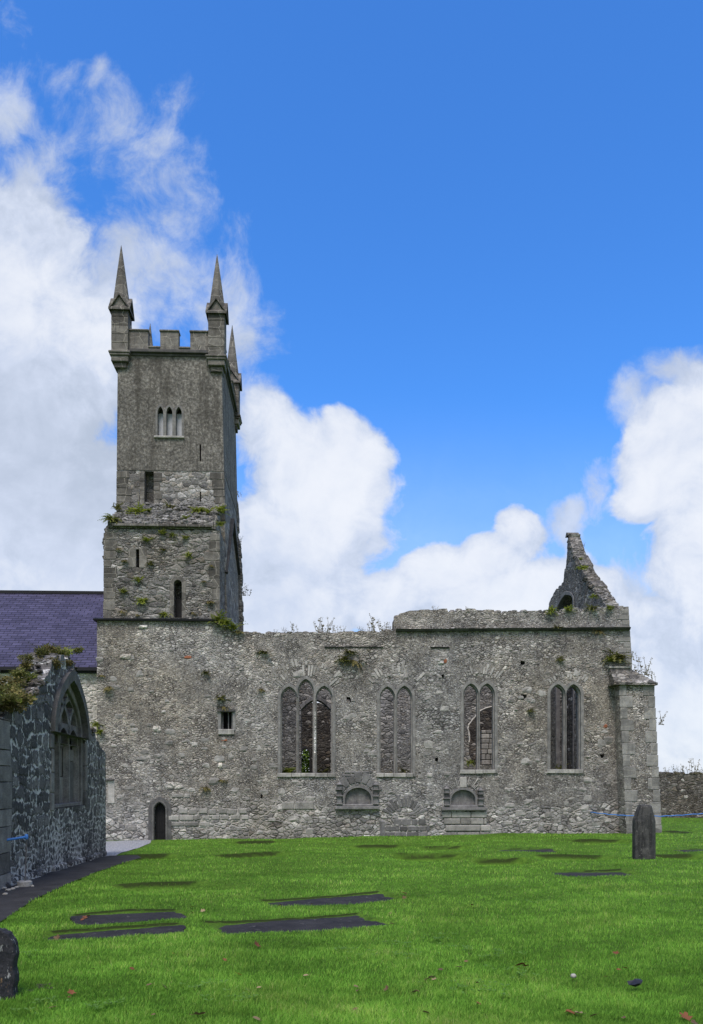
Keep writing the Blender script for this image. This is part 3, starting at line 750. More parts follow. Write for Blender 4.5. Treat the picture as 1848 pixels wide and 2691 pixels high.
# windows: lights (x0,x1,spring,apex) and sill, photo pixels
def lights_of(lst, sill):
    out = []
    for (x0, x1, ys, ya) in lst:
        a0, zs = F(x0, ys); a1, _ = F(x1, ys); _, za_ = F(x0, ya); out.append((a0, a1, zs, za_))
    return out, F(lst[0][0], sill)[1]
WIN = [('three', [(741, 779, 1834, 1808), (786, 822, 1818, 1788), (833, 871, 1834, 1806)], 2033, .17),
       ('two', [(1001, 1036, 1836, 1808), (1045, 1081, 1836, 1806)], 2033, .17),
       ('two', [(1221, 1255, 1825, 1800), (1263, 1297, 1825, 1800)], 2024, .17),
       ('two', [(1449, 1483, 1825, 1802), (1491, 1523, 1825, 1802)], 2023, .17)]
holes = []; WD = []
for kind, ls, sill, e in WIN:
    L, zs = lights_of(ls, sill)
    fo = heads_outline(L, e, zs); WD.append((kind, L, zs, fo, e)); holes.append(fo)
# door, square window, niches, putlog holes
d0, dz0 = F(406, 2214); d1, _ = F(435, 2214); dzs = F(420, 2128)[1]; dza = F(420, 2110)[1]
door_hole = arch(d0, d1, dz0 - .15, dzs, dza, 1.5); holes.append(door_hole)
def rect(px0, py0, px1, py1):
    a0, z1_ = F(px0, py0); a1, z0_ = F(px1, py1); return [(a0, z0_), (a0, z1_), (a1, z1_), (a1, z0_)]
sq = rect(580, 1869, 612, 1917); holes.append(sq)
n1 = arch(F(904, 2117)[0], F(979, 2117)[0], F(904, 2117)[1], F(904, 2100)[1], F(904, 2067)[1], 1.0); holes.append(n1)
n2 = arch(F(1183, 2119)[0], F(1252, 2119)[0], F(1183, 2119)[1], F(1183, 2102)[1], F(1183, 2073)[1], 1.0); holes.append(n2)
rr = random.Random(8)
def rough_hole(px, py, w, h):
    a, z = F(px, py); return [(a + w * (dx + (rr.random() - .5) * .3), z + h * (dy + (rr.random() - .5) * .3)) for dx, dy in ((-.5, -.5), (-.5, .5), (.5, .5), (.5, -.5))]
for q in ((917, 1838, .18, .21), (1148, 1996, .16, .15), (1375, 1742, .2, .17), (1377, 1833, .26, .26), (1583, 1987, .17, .2), (1162, 1777, .2, .14), (688, 2172 - 80, .1, .2), (1397, 2074, .14, .07)):
    holes.append(rough_hole(*q))
mb = MB(); mb.slab(PF, outline, holes, 0.0, 1.0)
mb.build('masonry', M['church rubble'], wall)

# small loose stones along the broken wall heads
mb = MB(); r = random.Random(4)
def headstones(mb, P, line, n, s=(.18, .34), d=(.1, .9), seed=1):
    r = random.Random(seed); seg = [math.hypot(b[0] - a[0], b[1] - a[1]) for a, b in zip(line, line[1:])]; T = sum(seg)
    for _ in range(n):
        q = r.random() * T; k = 0
        while q > seg[k] and k < len(seg) - 1: q -= seg[k]; k += 1
        f = q / seg[k]; a = line[k][0] + (line[k + 1][0] - line[k][0]) * f; z = line[k][1] + (line[k + 1][1] - line[k][1]) * f
        w = s[0] + (s[1] - s[0]) * r.random()
        p = P.pt(a, z + .01, d[0] + (d[1] - d[0]) * r.random()); mb.stone(p, (w, w * (.6 + .4 * r.random()), w * (.3 + .3 * r.random())), r.random() * 3, r.random())
headstones(mb, PF, top1, 70, seed=2); headstones(mb, PF, top2, 130, seed=3)
mb.build('loose_stones', M['church rubble'], wall)

# proud facing stones give the face some relief
def facing(P, n, region, size, seed, avoid, bias=1.0):
    mb = MB(); r = random.Random(seed)
    for _ in range(n):
        px = region[0] + (region[2] - region[0]) * r.random(); py = region[1] + (region[3] - region[1]) * r.random() ** bias
        if any(x0 <= px <= x1 and y0 <= py <= y1 for x0, y0, x1, y1 in avoid): continue
        a, z = P.uv(px, py); w = size[0] + (size[1] - size[0]) * r.random() ** 2; h = w * (.4 + .35 * r.random())
        mb.stone(P.pt(a, z, .05), (w, .13 + .05 * r.random(), h), (r.random() - .5) * .1, r.random(), .22)
    return mb
AV = [(720, 1780, 895, 2045), (985, 1790, 1105, 2045), (1200, 1785, 1325, 2035), (1425, 1785, 1560, 2030), (395, 2090, 450, 2230), (570, 1850, 620, 1935), (872, 2038, 1005, 2135), (1150, 2050, 1290, 2210), (1600, 1740, 1700, 2250), (990, 2090, 1130, 2150)]
facing(PF, 420, (262, 1700, 1640, 2195), (.16, .5), 21, AV, .75).build('facing_stones', M['block stone'], wall, smooth=False)
def course(P, mb, px0, px1, py, hpx, r, dep=-.02, w=(.35, .8), gap=.02):
    a0, z = P.uv(px0, py); a1, _ = P.uv(px1, py); h = hpx / 60.0; a = a0
    while a < a1 - .1:
        ww = min(a1 - a, w[0] + (w[1] - w[0]) * r.random())
        mb.pbox(P, a + gap / 2, a + ww - gap / 2, z - h + gap / 2 + r.random() * .01, z - gap / 2, dep - r.random() * .015, .2); a += ww

# string courses and ledges
mb = MB(); r = random.Random(6)
def ledge(px0, px1, py0, py1, t, proj, mb, seg=.9):
    (a0, za0), (a1, za1) = F(px0, py0), F(px1, py1); n = max(1, int((a1 - a0) / seg))
    for k in range(n):
        f0, f1 = k / n, (k + 1) / n; aa, ab = a0 + (a1 - a0) * f0, a0 + (a1 - a0) * f1 - .008; zA = za0 + (za1 - za0) * (f0 + f1) / 2 + (r.random() - .5) * .02
        r.random()
        p = proj * (.8 + .4 * r.random())
        mb.hexa([PF.pt(aa, zA - t, -p * .55), PF.pt(ab, zA - t, -p * .55), PF.pt(ab, zA - t, .2), PF.pt(aa, zA - t, .2), PF.pt(aa, zA, -p), PF.pt(ab, zA, -p), PF.pt(ab, zA + .02, .2), PF.pt(aa, zA + .02, .2)])
ledge(1040, 1654, 1655, 1650, .10, .20, mb, .75)
ledge(853, 1008, 1700, 1699, .05, .06, mb, .8); ledge(1131, 1182, 1701, 1700, .05, .06, mb)
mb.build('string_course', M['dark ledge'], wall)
mb = MB(); a0, zt = F(247, 1627); a1, _ = F(563, 1627)
mb.hexa([PF.pt(a0, zt - .07, -.14), PF.pt(a1, zt - .07, -.14), PF.pt(a1, zt - .07, 1.0), PF.pt(a0, zt - .07, 1.0), PF.pt(a0, zt, -.16), PF.pt(a1, zt, -.16), PF.pt(a1, zt + .12, .3), PF.pt(a0, zt + .12, .3)])
mb.build('lead_ledge', M['gutter'], wall)

# windows
for wi, (kind, L, zs, fo, e) in enumerate(WD):
    big = [(a - .006 if k < len(fo) / 2 else a + .006, z + (.006 if 0 < k < len(fo) - 1 else 0)) for k, (a, z) in enumerate(fo)]
    def lh(g_): return [arch(x0 - g_, x1 + g_, zs + .02 if g_ == 0 else zs + .03, s_, a_ + g_ * 1.2, 1.5) for (x0, x1, s_, a_) in L]
    mb = MB(); mb.slab(PF, heads_outline(L, e + .012, zs + .003), lh(.055), -.035, .10)
    win = mb.build('traceried_window', M['window stone'], wall, bevel=.012)
    mb = MB(); mb.slab(PF, heads_outline(L, e - .02, zs + .006), lh(0), .102, .34); mb.build('tracery', M['window stone'], win, bevel=.015)
    # hood joints: iron cross bars high in each light, sill
    a0, a1 = min(l[0] for l in L), max(l[1] for l in L)
    mb = MB(); r = random.Random(wi); a = a0 - .2
    while a < a1 + .2:
        w_ = min(.3 + .4 * r.random(), a1 + .2 - a); mb.pbox(PF, a, a + w_ - .012, zs - .13 - .03 * r.random(), zs + .018, -.06 - .03 * r.random(), .9); a += w_
    mb.build('sill', M['block stone'], win, bevel=.015)
mb = MB(); mb.pbox(PF, F(825.5, 0)[0], F(830.5, 0)[0], F(0, 1978)[1], F(0, 1868)[1], -.042, .06); mb.build('pale_mullion_piece', M['white rubble'], wall, bevel=.01)
def voussoirs(P, cx, cz, r0, r1, a0, a1, n, mb, seed=1, dep=-.02, rag=.25, gap=.12, ecc=1.0):
    r = random.Random(seed)
    for k in range(n):
        t0 = R(a0 + (a1 - a0) * (k + gap / 2) / n); t1 = R(a0 + (a1 - a0) * (k + 1 - gap / 2) / n); ro = r1 * (1 - rag * r.random()); ri = r0 * (1 + .03 * r.random())
        q = [(cx + math.cos(t) * rr_, cz + math.sin(t) * rr_ * ecc) for t, rr_ in ((t0, ri), (t0, ro), (t1, ro), (t1, ri))]
        mb.wedge(P, q, dep - .02 * r.random(), .18)
mb = MB()
for (cx_, cy_, r0, r1, n, s_, aa) in ((1041, 1845, 1.28, 1.85, 19, 2, (38, 142)), (1259, 1842, 1.2, 1.72, 21, 3, (40, 140)), (1486, 1846, 1.25, 1.65, 15, 4, (45, 135)), (805, 1855, 1.75, 2.15, 25, 5, (35, 145))):
    c = F(cx_, cy_); voussoirs(PF, c[0], c[1], r0, r1, aa[0], aa[1], n, mb, s_, dep=-.008, rag=.4, gap=.3)
mb.build('relieving_arches', M['voussoir stone'], wall, bevel=.02)
# blocked low arch in the foot of the wall
mb = MB(); c = F(1062, 2150); voussoirs(PF, c[0], c[1] - .15, .62, 1.22, 25, 155, 14, mb, 9, dep=-.012, rag=.22, gap=.16)
r = random.Random(3)
course(PF, mb, 1035, 1120, 2152, 18, r, -.012, (.3, .5)); course(PF, mb, 1012, 1130, 2171, 14, r, -.012, (.3, .7)); course(PF, mb, 1012, 1125, 2186, 13, r, -.01, (.3, .6))
mb.pbox(PF, *[F(999, 0)[0], F(1012, 0)[0]], F(0, 2202)[1], F(0, 2160)[1], -.03, .2)
mb.build('blocked_arch', M['niche stone'], wall, bevel=.02)

# doorway
mb = MB(); jo = arch(d0 - .26, d1 + .26, dz0 - .15, dzs, dza + .28, 1.6); ji = arch(d0, d1, dz0 - .1, dzs, dza, 1.5)
mb.slab(PF, jo, [ji], -.03, .16); doorway = mb.build('doorway', M['niche stone'], wall, bevel=.015)
mb = MB(); jo2 = arch(d0 - .10, d1 + .10, dz0 - .15, dzs, dza + .12, 1.5); mb.slab(PF, jo2, [arch(d0 - .03, d1 + .03, dz0 - .12, dzs, dza + .035, 1.5)], -.06, -.028); mb.build('moulding', M['window stone'], doorway, bevel=.012)
mb = MB(); nb = 5
for k in range(nb):
    xa = d0 - .02 + (d1 - d0 + .04) * k / nb; mb.pbox(PF, xa + .004, xa + (d1 - d0 + .04) / nb - .004, dz0 - .1, dza + .05, .20, .25)
for zz in (.45, 1.35): mb.pbox(PF, d0 + .02, d1 - .1, dz0 + zz, dz0 + zz + .05, .185, .199)
mb.build('door', M['door wood'], doorway)
# jamb blocks of the old door by the transept
mb = MB(); mb.pbox(PF, F(283, 0)[0], F(302, 0)[0], F(0, 2112)[1], F(0, 2052)[1], -.03, .2); mb.build('blocked_jamb', M['voussoir stone'], wall, bevel=.02)
mb = MB(); mb.pbox(PF, F(278, 0)[0], F(300, 0)[0], F(0, 2052)[1] + .01, F(0, 2047)[1], -.12, .2); mb.build('drip_stone', M['dark ledge'], wall, bevel=.01)
# square window
mb = MB(); g1 = rect(573, 1863, 618, 1927)
mb.pbox(PF, g1[0][0], sq[0][0] + .02, sq[0][1] - .05, sq[1][1], -.03, .3); mb.pbox(PF, sq[2][0] - .01, sq[2][0] + .13, sq[0][1] - .05, sq[1][1], -.02, .3)
sqw = mb.build('square_window', M['window stone'], wall, bevel=.015)
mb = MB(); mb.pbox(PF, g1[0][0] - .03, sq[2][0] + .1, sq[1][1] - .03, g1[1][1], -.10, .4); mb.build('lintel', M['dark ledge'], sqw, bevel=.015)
mb = MB(); mb.pbox(PF, g1[0][0] + .02, sq[2][0] + .06, g1[0][1] - .06, sq[0][1] + .01, -.07, .4); mb.build('sill', M['block stone'], sqw, bevel=.02)
mb = MB(); xm = (sq[0][0] + sq[2][0]) / 2
mb.pbox(PF, sq[0][0], sq[0][0] + .09, sq[0][1], sq[1][1], .22, .32); mb.pbox(PF, sq[2][0] - .09, sq[2][0], sq[0][1], sq[1][1], .22, .32); mb.pbox(PF, xm + .03, xm + .07, sq[0][1], sq[1][1], .24, .30); mb.build('mullion', M['niche stone'], sqw)
mb = MB(); mb.pbox(PF, sq[0][0] - .05, sq[2][0] + .05, sq[0][1] - .05, sq[1][1] + .05, .62, .66); mb.build('shade_panel', M['door wood'], sqw)  # dark panel added in place of the shaded void behind the window

# niches
def niche(nh, px0, px1, pya, pyb, pil, seed, fan):
    cx = (nh[0][0] + nh[-1][0]) / 2; hw = (nh[-1][0] - nh[0][0]) / 2; zspr = F(0, pya)[1]
    mb = MB(); mb.slab(PF, arch(cx - hw - .05, cx + hw + .05, F(0, pyb)[1] + .02, zspr, max(z for a, z in nh) + .05, 1.0), [arch(cx - hw + .05, cx + hw - .05, F(0, pyb)[1] + .06, zspr, max(z for a, z in nh) - .05, 1.0)], -.05, .1)
    nic = mb.build('wall_niche', M['niche stone'], wall, bevel=.02)
    mb = MB(); mb.slab(PF, arch(cx - hw - .01, cx + hw + .01, F(0, pyb)[1], zspr, max(z for a, z in nh) + .01, 1.0), [], .14, .5); mb.build('panel', M['panel stone'], nic)
    mb = MB(); ztop = max(z for a, z in nh)
    if fan == 0: voussoirs(PF, cx, zspr, hw + .07, hw + .58, 20, 160, 7, mb, seed, dep=-.03, rag=.18, gap=.08)
    else:
        voussoirs(PF, cx, zspr, hw + .07, hw + .55, 42, 76, 7, mb, seed, dep=-.02, rag=.3, gap=.45); voussoirs(PF, cx, zspr, hw + .07, hw + .55, 104, 138, 7, mb, seed + 1, dep=-.02, rag=.3, gap=.45)
        mb.pbox(PF, cx - .15, cx + .15, ztop + .06, ztop + .52, -.05, .2)
    mb.build('arch_stones', M['niche stone'] if fan == 0 else M['voussoir stone'], nic, bevel=.02)
    s0, zt = F(px0, pyb); s1, _ = F(px1, pyb)
    mb = MB(); mb.pbox(PF, s0, s1, zt - .17, zt - .03, -.20, .2); mb.pbox(PF, s0 + .05, s1 - .05, zt - .03, zt + .05, -.12, .2); mb.build('sill', M['niche stone'], nic, bevel=.025)
    for (pa, pb, ptop) in pil:
        a0, z0 = F(pa, pyb); a1, _ = F(pb, pyb); z0 += .05; zt2 = F(0, ptop)[1]; H = zt2 - z0; ac = (a0 + a1) / 2; w = (a1 - a0) / 2
        mb = MB()
        for (f0, f1, ww, dp) in ((0, .07, 1.0, .20), (.07, .33, .78, .13), (.33, .38, 1.1, .22), (.38, .42, .8, .16), (.42, .60, .68, .12), (.60, .65, 1.0, .2), (.65, .80, .8, .15), (.80, .84, 1.05, .2)):
            mb.pbox(PF, ac - w * ww, ac + w * ww, z0 + H * f0, z0 + H * f1, -dp, .1)
        zb0, zb1 = z0 + H * .84, zt2
        p = [PF.pt(ac - w * .8, zb0, -.15), PF.pt(ac + w * .8, zb0, -.15), PF.pt(ac + w * .8, zb0, .1), PF.pt(ac - w * .8, zb0, .1), PF.pt(ac, zb1, -.02)]
        mb.add(p, [(3, 2, 1, 0), (0, 1, 4), (1, 2, 4), (2, 3, 4), (3, 0, 4)])
        mb.build('pilaster', M['niche stone'], nic, bevel=.015)
    return nic
niche(n1, 881, 997, 2100, 2117, ((884, 900, 2051), (980, 995, 2052)), 3, 0)
nic2 = niche(n2, 1160, 1278, 2102, 2120, ((1166, 1181, 2064), (1255, 1270, 2069)), 5, 1)
mb = MB(); r = random.Random(14)
course(PF, mb, 1162, 1280, 2133, 17, r, -.05, (.35, .9)); course(PF, mb, 1166, 1280, 2150, 17, r, -.05, (.4, .9)); course(PF, mb, 1170, 1290, 2168, 17, r, -.07, (.9, 1.9)); course(PF, mb, 1166, 1286, 2186, 20, r, -.04, (.5, 1.0))
mb.build('niche_base', M['block stone'], wall, bevel=.03)
# odd pale, red and dark stones in the face
mb = MB()
for (px, py, w, h) in ((1158, 1740, .28, .2), (579, 2012, .22, .22), (412, 1915, .4, .26), (1545, 1988, .18, .1), (1077, 1654, .18, .12), (1190, 1653, .2, .12), (1342, 1653, .18, .12), (457, 2064, .9, .28), (330, 1725, .5, .22), (378, 1647, .45, .15)):
    a, z = F(px, py); mb.stone(PF.pt(a, z, .04), (w, .2, h), 0, px)
mb.build('pale_stones', M['white rubble'], wall)
mb = MB()
for (px, py, w, h) in ((1170, 1737, .18, .2), (494, 1727, .35, .14), (590, 1945, .3, .1), (1592, 1908, .2, .18)):
    a, z = F(px, py); mb.stone(PF.pt(a, z, .05), (w, .16, h), 0, px)
mb.build('red_stones', M['brick red'], wall)
mb = MB(); r = random.Random(2)
for k in range(7):
    x = 470 + k * 26; course(PF, mb, x, x + 24, 2124 + (k % 2) * 2, 15, r, -.03, (.35, .5)); course(PF, mb, x + 8, x + 32, 2142, 13, r, -.02, (.25, .5))
for (px0, px1, py, h) in ((442, 520, 2142, 15), (450, 540, 2160, 12), (740, 830, 2106, 22), (450, 500, 2085, 12)):
    course(PF, mb, px0, px1, py, h, r, -.025, (.4, .9))
mb.build('coursed_blocks', M['block stone'], wall, bevel=.03)
# rim of pale grouted stones above the first niche
mb = MB(); r = random.Random(12)
for py, x0, x1 in ((2026, 905, 980), (2034, 898, 985), (2042, 890, 985)): course(PF, mb, x0, x1, py, 8, r, -.02, (.2, .4), .03)
mb.build('coursed_patch', M['niche stone'], wall, bevel=.02)

# angle buttress at the right end
mb = MB(); PB = Plane(0, 34.35, 1, 0)
b0, zt = PB.uv(1628, 1797); b1, _ = PB.uv(1719, 1797); c0, zb_ = PB.uv(1646, 2225); c1, _ = PB.uv(1737, 2225); zb_ = -1.1
mb.hexa([(c0, 34.28, zb_), (c1, 34.28, zb_), (c1, 35.9, zb_), (c0 - .1, 35.9, zb_), (b0, 34.40, zt), (b1, 34.40, zt), (b1, 35.9, zt), (b0, 35.9, zt)])
but = mb.build('buttress', M['church rubble'], wall)
mb = MB(); r = random.Random(5)
for k in range(13):      # long and short corner stones
    f0, f1 = k / 13, (k + 1) / 13; zA, zB = -.75 + (zt + .75) * f0 + .01, -.75 + (zt + .75) * f1 - .01
    xa = c0 + (b0 - c0) * f0; xb = c1 + (b1 - c1) * f0; yf = 34.28 + .12 * f0
    qa = MB() if k == 0 else qa; wl = .55 if k % 2 else .3; qa.box(xa - .015, xa + wl, yf - .02, yf + (.3 if k % 2 else .55), zA, zB)
    wl = .3 if k % 2 else .5; mb.box(xb - wl, xb + .015, yf - .02, yf + .4, zA, zB)
qa.build('quoins', M['buttress stone'], but, bevel=.015); mb.build('quoins', M['buttress stone'], but, bevel=.015)
mb = MB(); t0, zt0 = PB.uv(1612, 1752); t1, _ = PB.uv(1667, 1752); e1, ze = PB.uv(1726, 1791); e0, _ = PB.uv(1611, 1800)
mb.hexa([(e0, 34.22, zt - .06), (e1, 34.22, zt - .06), (e1, 36.0, zt - .06), (e0, 36.0, zt - .06), (e0, 34.22, zt + .06), (e1, 34.22, zt + .06), (e1, 36.0, zt + .06), (e0, 36.0, zt + .06)])
mb.hexa([(e0 + .05, 34.27, zt + .061), (e1 - .03, 34.27, zt + .061), (e1 - .03, 35.95, zt + .061), (e0 + .05, 35.95, zt + .061), (t0 + .05, 34.9, zt0), (t1 + .05, 34.9, zt0), (t1 + .05, 35.95, zt0), (t0 + .05, 35.95, zt0)])
mb.build('weathering', M['gable rubble'], but, bevel=.01)
mb = MB(); mb.box(t0, t1 + .05, 34.82, 35.2, zt0, zt0 + .09); mb.build('coping', M['block stone'], but, bevel=.015)
# corner stones of the church wall above the buttress
mb = MB(); 
for k in range(10):
    px = 1652 + 9 * k / 10.; a, z = F(px, 1600 + 14.5 * k); w = .55 if k % 2 else .32
    mb.pbox(PF, a - w, a + .015, z - .235, z - .01, -.02, .5 if k % 2 else .8)
mb.build('quoins', M['buttress stone'], wall, bevel=.015)

# ------------------------------------------------------------------ broken east gable
XO, _ = F(1652, 1700); XI = XO - .62
PGo = Plane(XO, 0, 0, 1); PGi = Plane(XI, 0, 0, 1)
def gz(P, lst): return [P.uv(*z7(*q)) for q in lst]
right = gz(PGo, [(1045, 890), (1000, 815), (930, 720), (850, 620), (770, 490), (690, 340), (640, 230), (610, 150), (590, 97)])
left = gz(PGi, [(478, 130), (462, 330), (440, 480), (420, 640), (350, 710), (290, 800), (262, 880), (250, 935)])
gl = [(35.6, -1.0), (35.6, right[0][1] - .1)] + ragged(right, .26, .085, 4) + [(right[-1][0] + .10, right[-1][1] + .10), (right[-1][0] + .3, right[-1][1] - .12), (left[0][0] - .1, left[0][1] + .12), (left[0][0] - .02, left[0][1] - .1)] + ragged(left, .28, .11, 6) + [(left[-1][0] + .3, left[-1][1] - 1.5), (left[-1][0] + .3, -1.0)]
gab = thing('broken_gable', 'tall broken gable rising to a ragged point behind the wall top at the right', 'gable', (XI, 40, -.7))
aw = gz(PGi, [(350, 925), (440, 772), (530, 925)])
wh = arch(min(aw[0][0], aw[2][0]), max(aw[0][0], aw[2][0]), 2.2, aw[0][1] - .2, aw[1][1], 1.8)
hole2 = gz(PGi, [(462, 455), (512, 400), (514, 470)])
mb = MB(); mb.slab(PGi, gl, [wh], 0.0, XO - XI)
mb.build('masonry', M['gable rubble'], gab)
mb = MB(); w0, w1 = wh[0][0], wh[-1][0]
mb.slab(PGi, arch(w0 - .16, w1 + .16, 2.2, aw[0][1] - .2, aw[1][1] + .2, 1.8), [arch(w0 + .01, w1 - .01, 2.3, aw[0][1] - .2, aw[1][1] - .01, 1.8)], -.03, .2); mb.build('window_arch', M['niche stone'], gab, bevel=.02)
mb = MB(); mb.slab(PGi, [(q[0], q[1]) for q in hole2], [], -.012, .02); mb.build('hole_shade', M['hole shade'], gab)  # flat dark patch painted for the shade of a putlog hole
mb = MB(); mb.slab(PGi, arch(w0 + .02, w1 - .02, 2.2, aw[0][1] - .2, aw[1][1] - .05, 1.8), [], .50, .58); mb.build('blocked_light', M['shaded rubble'], gab)
mb = MB()
for k in range(len(right) - 1):
    (ya, za_), (yb, zb2) = right[k], right[k + 1]; n = max(2, int(math.hypot(yb - ya, zb2 - za_) / .2))
    for j in range(n):
        f = j / n; y = ya + (yb - ya) * f; z = za_ + (zb2 - za_) * f
        mb.stone((XI + .1 + .25 * rng.random(), y + .14, z - .07), (.3 + .3 * rng.random(), .36, .16 + .12 * rng.random()), 0)
        mb.stone((XO - .16 - .12 * rng.random(), y + .14, z - .07), (.34 + .14 * rng.random(), .36, .16 + .12 * rng.random()), 0)
mb.build('stepped_stones', M['gable rubble'], gab)

# ------------------------------------------------------------------ the inner (far) wall seen through the windows
YN = 45.4; PN = Plane(0, YN, 1, 0)
iw = thing('inner_wall', 'far inner wall of the ruin with a pointed arch, seen through the window openings', 'church wall', (5, YN, -.7))
n5 = lambda x, y: PN.uv(*z5(x, y)); nb_ = lambda x, y: PN.uv(*zb(x, y))
aL, aR = n5(266, 770), n5(490, 770); ap = n5(378, 690)
big_arch = [(aL[0], -1.2), aL, n5(300, 735), n5(335, 708), ap, n5(420, 708), n5(460, 738), aR, (aR[0], -1.2)]
br = [nb_(1395, 640), nb_(1362, 560), nb_(1365, 480), nb_(1365, 430), nb_(1355, 385), nb_(1360, 360), nb_(1390, 320), nb_(1412, 296), nb_(1440, 262), nb_(1480, 242), nb_(1560, 225), nb_(1640, 225), nb_(1700, 300), nb_(1700, 640)]
lt = [(PN.uv(560, 0)[0], -1.3), (PN.uv(560, 0)[0], PN.uv(0, 1700)[1]), (PN.uv(1560, 0)[0], PN.uv(0, 1700)[1]), (PN.uv(1560, 0)[0], -1.3)]
lt = [(lt[0][0], -1.3)] + ragged([(lt[0][0], 8.2), (PN.uv(1000, 0)[0], 8.5), (PN.uv(1300, 0)[0], 8.1), (XI - .02, 8.4)], .4, .08, 9) + [(XI - .02, -1.3)]
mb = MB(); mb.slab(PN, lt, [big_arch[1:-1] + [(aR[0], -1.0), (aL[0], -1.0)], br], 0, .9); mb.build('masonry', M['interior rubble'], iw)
mb = MB(); bo = n5
ring = big_arch[1:-1]
for (a, b) in zip(ring, ring[1:]):
    mb.wedge(PN, [a, (a[0] + (a[0] - ap[0]) * .08, a[1] + .22), (b[0] + (b[0] - ap[0]) * .08, b[1] + .22), b], -.05, .4)
mb.build('arch_stones', M['niche stone'], iw, bevel=.02)
mb = MB()      # pale broken plaster edge
edge = br[2:12]
for a, b in zip(edge, edge[1:]):
    p0, p1 = PN.pt(a[0], a[1], .0), PN.pt(b[0], b[1], .0); mb.tube([p0, p0.lerp(p1, .5) + Vector((.02, 0, .02)), p1], [.05, .035, .05], 6)
mb.build('plaster_edge', M['pale plaster'], iw)
mb = MB(); r = random.Random(17)       # pale blocking of the broken opening
a0, z0 = nb_(1460, 400); a1, z1_ = nb_(1720, 700); z = z1_
while z < z0:
    h = .2 + .15 * r.random(); a = a0
    while a < a1:
        w = .25 + .3 * r.random(); mb.pbox(PN, a, a + w - .03, z, z + h - .03, .25 + .04 * r.random(), .7); a += w
    z += h
mb.build('blocking', M['block stone'], iw, bevel=.03)
# chamber beyond, unroofed, shade coloured into its walls, with a doorway to the light
ch = thing('side_chapel', 'dark walled side chapel beyond the pointed arch, with a small lit doorway', 'chapel', (3, 48, -.7))
YB = 50.0; PK = Plane(0, YB, 1, 0)
k5 = lambda x, y: PK.uv(*z5(x, y))
dl, dr_ = k5(268, 1120)[0], k5(330, 1120)[0]
dh = arch(dl, dr_, -1.2, k5(0, 1110)[1], k5(0, 1065)[1], 1.4)
xl, xr = PN.uv(700, 0)[0], PN.uv(1420, 0)[0]
mb = MB(); mb.slab(PK, [(xl, -1.4), (xl, 6.6), (xr, 6.6), (xr, -1.4)], [[(a, max(z, -1.3)) for a, z in dh]], 0, .7)
mb.box(xl - .6, xl - .001, YN + .9, YB + .7, -1.4, 6.6); mb.box(xr + .001, xr + .6, YN + .9, YB + .7, -1.4, 6.6); mb.build('walls', M['shaded rubble'], ch)
mb = MB(); mb.slab(PK, arch(dl - .13, dr_ + .13, -1.2, k5(0, 1110)[1], k5(0, 1065)[1] + .17, 1.4), [arch(dl + .01, dr_ - .01, -1.15, k5(0, 1110)[1], k5(0, 1065)[1] - .01, 1.4)], -.06, .1); mb.build('doorway', M['dark ledge'], ch, bevel=.02)
# ------------------------------------------------------------------ the tower
YT, YTB = 37.2, 43.4                      # front and back of the upper stage
YL = 35.25                                # front of the lower stage
PT = Plane(0, YT, 1, 0); PL = Plane(0, YL, 1, 0)
def T(px, py): return PT.uv(px, py)
tower = thing('church_tower', 'tall square stone church tower with corner pinnacles and battlements rising over the wall', 'tower', (-6, 40, -.7))
zS = T(400, 1236)[1]                      # foot of the roughcast
xl0, xr0 = T(306, 1325)[0], T(591, 1325)[0]; xl1, xr1 = T(309.5, 960)[0], T(583, 960)[0]; zt = T(400, 935)[1]; zlow = -1.0
def edge(z): f = (z - T(0, 1325)[1]) / (T(0, 960)[1] - T(0, 1325)[1]); return xl0 + (xl1 - xl0) * f, xr0 + (xr1 - xr0) * f
def body(z0, z1, ins, holes, name, mat):
    (a0, b0), (a1, b1) = edge(z0), edge(z1); mb = MB(); i = ins
    mb.slab(PT, [(a0 + i, z0), (a1 + i, z1), (b1 - i, z1), (b0 - i, z0)], holes, i, .5, back=False)
    mb.hexa([(a0 + i, YT + .5, z0), (b0 - i, YT + .5, z0), (b0 - i, YTB - i, z0), (a0 + i, YTB - i, z0), (a1 + i, YT + .5, z1), (b1 - i, YT + .5, z1), (b1 - i, YTB - i, z1), (a1 + i, YTB - i, z1)])
    return mb.build(name, M[mat], tower)
def trect(px0, py0, px1, py1):
    a0, z1_ = T(px0, py0); a1, z0_ = T(px1, py1); return [(a0, z0_), (a0, z1_), (a1, z1_), (a1, z0_)]
lan = [(414.5, 429.5), (437.5, 453.5), (462.5, 478)]
LL = [(T(a, 0)[0], T(b, 0)[0], T(0, 1079)[1], T(0, 1061)[1]) for a, b in lan]; lzs = T(0, 1139)[1]
trip = heads_outline(LL, .085, lzs)
stage = body(zS, zt, 0.0, [trip, trect(525, 1168, 528.8, 1212)], 'roughcast_stage', 'roughcast')
lowst = body(zlow, zS - .004, .02, [trect(380, 1238, 404, 1327), trect(525, 1291, 528.4, 1318)], 'masonry_stage', 'tower ashlar')
big = heads_outline(LL, .092, lzs - .005)
mb = MB(); mb.slab(PT, big, [arch(a, b, lzs + .02, s, t, 1.6) for a, b, s, t in LL], -.03, .22); lw = mb.build('triple_lancet', M['window stone'], tower, bevel=.015)
mb = MB()
for a, b, s, t in LL:
    z = lzs
    mb.pbox(PT, a - .03, b + .03, lzs, s + .10, .24, .30)
mb.build('louvre', M['louvre board'], lw)
mb = MB(); mb.pbox(PT, LL[0][0] - .16, LL[2][1] + .12, lzs - .10, lzs, -.09, .2); mb.build('sill', M['block stone'], lw, bevel=.02)
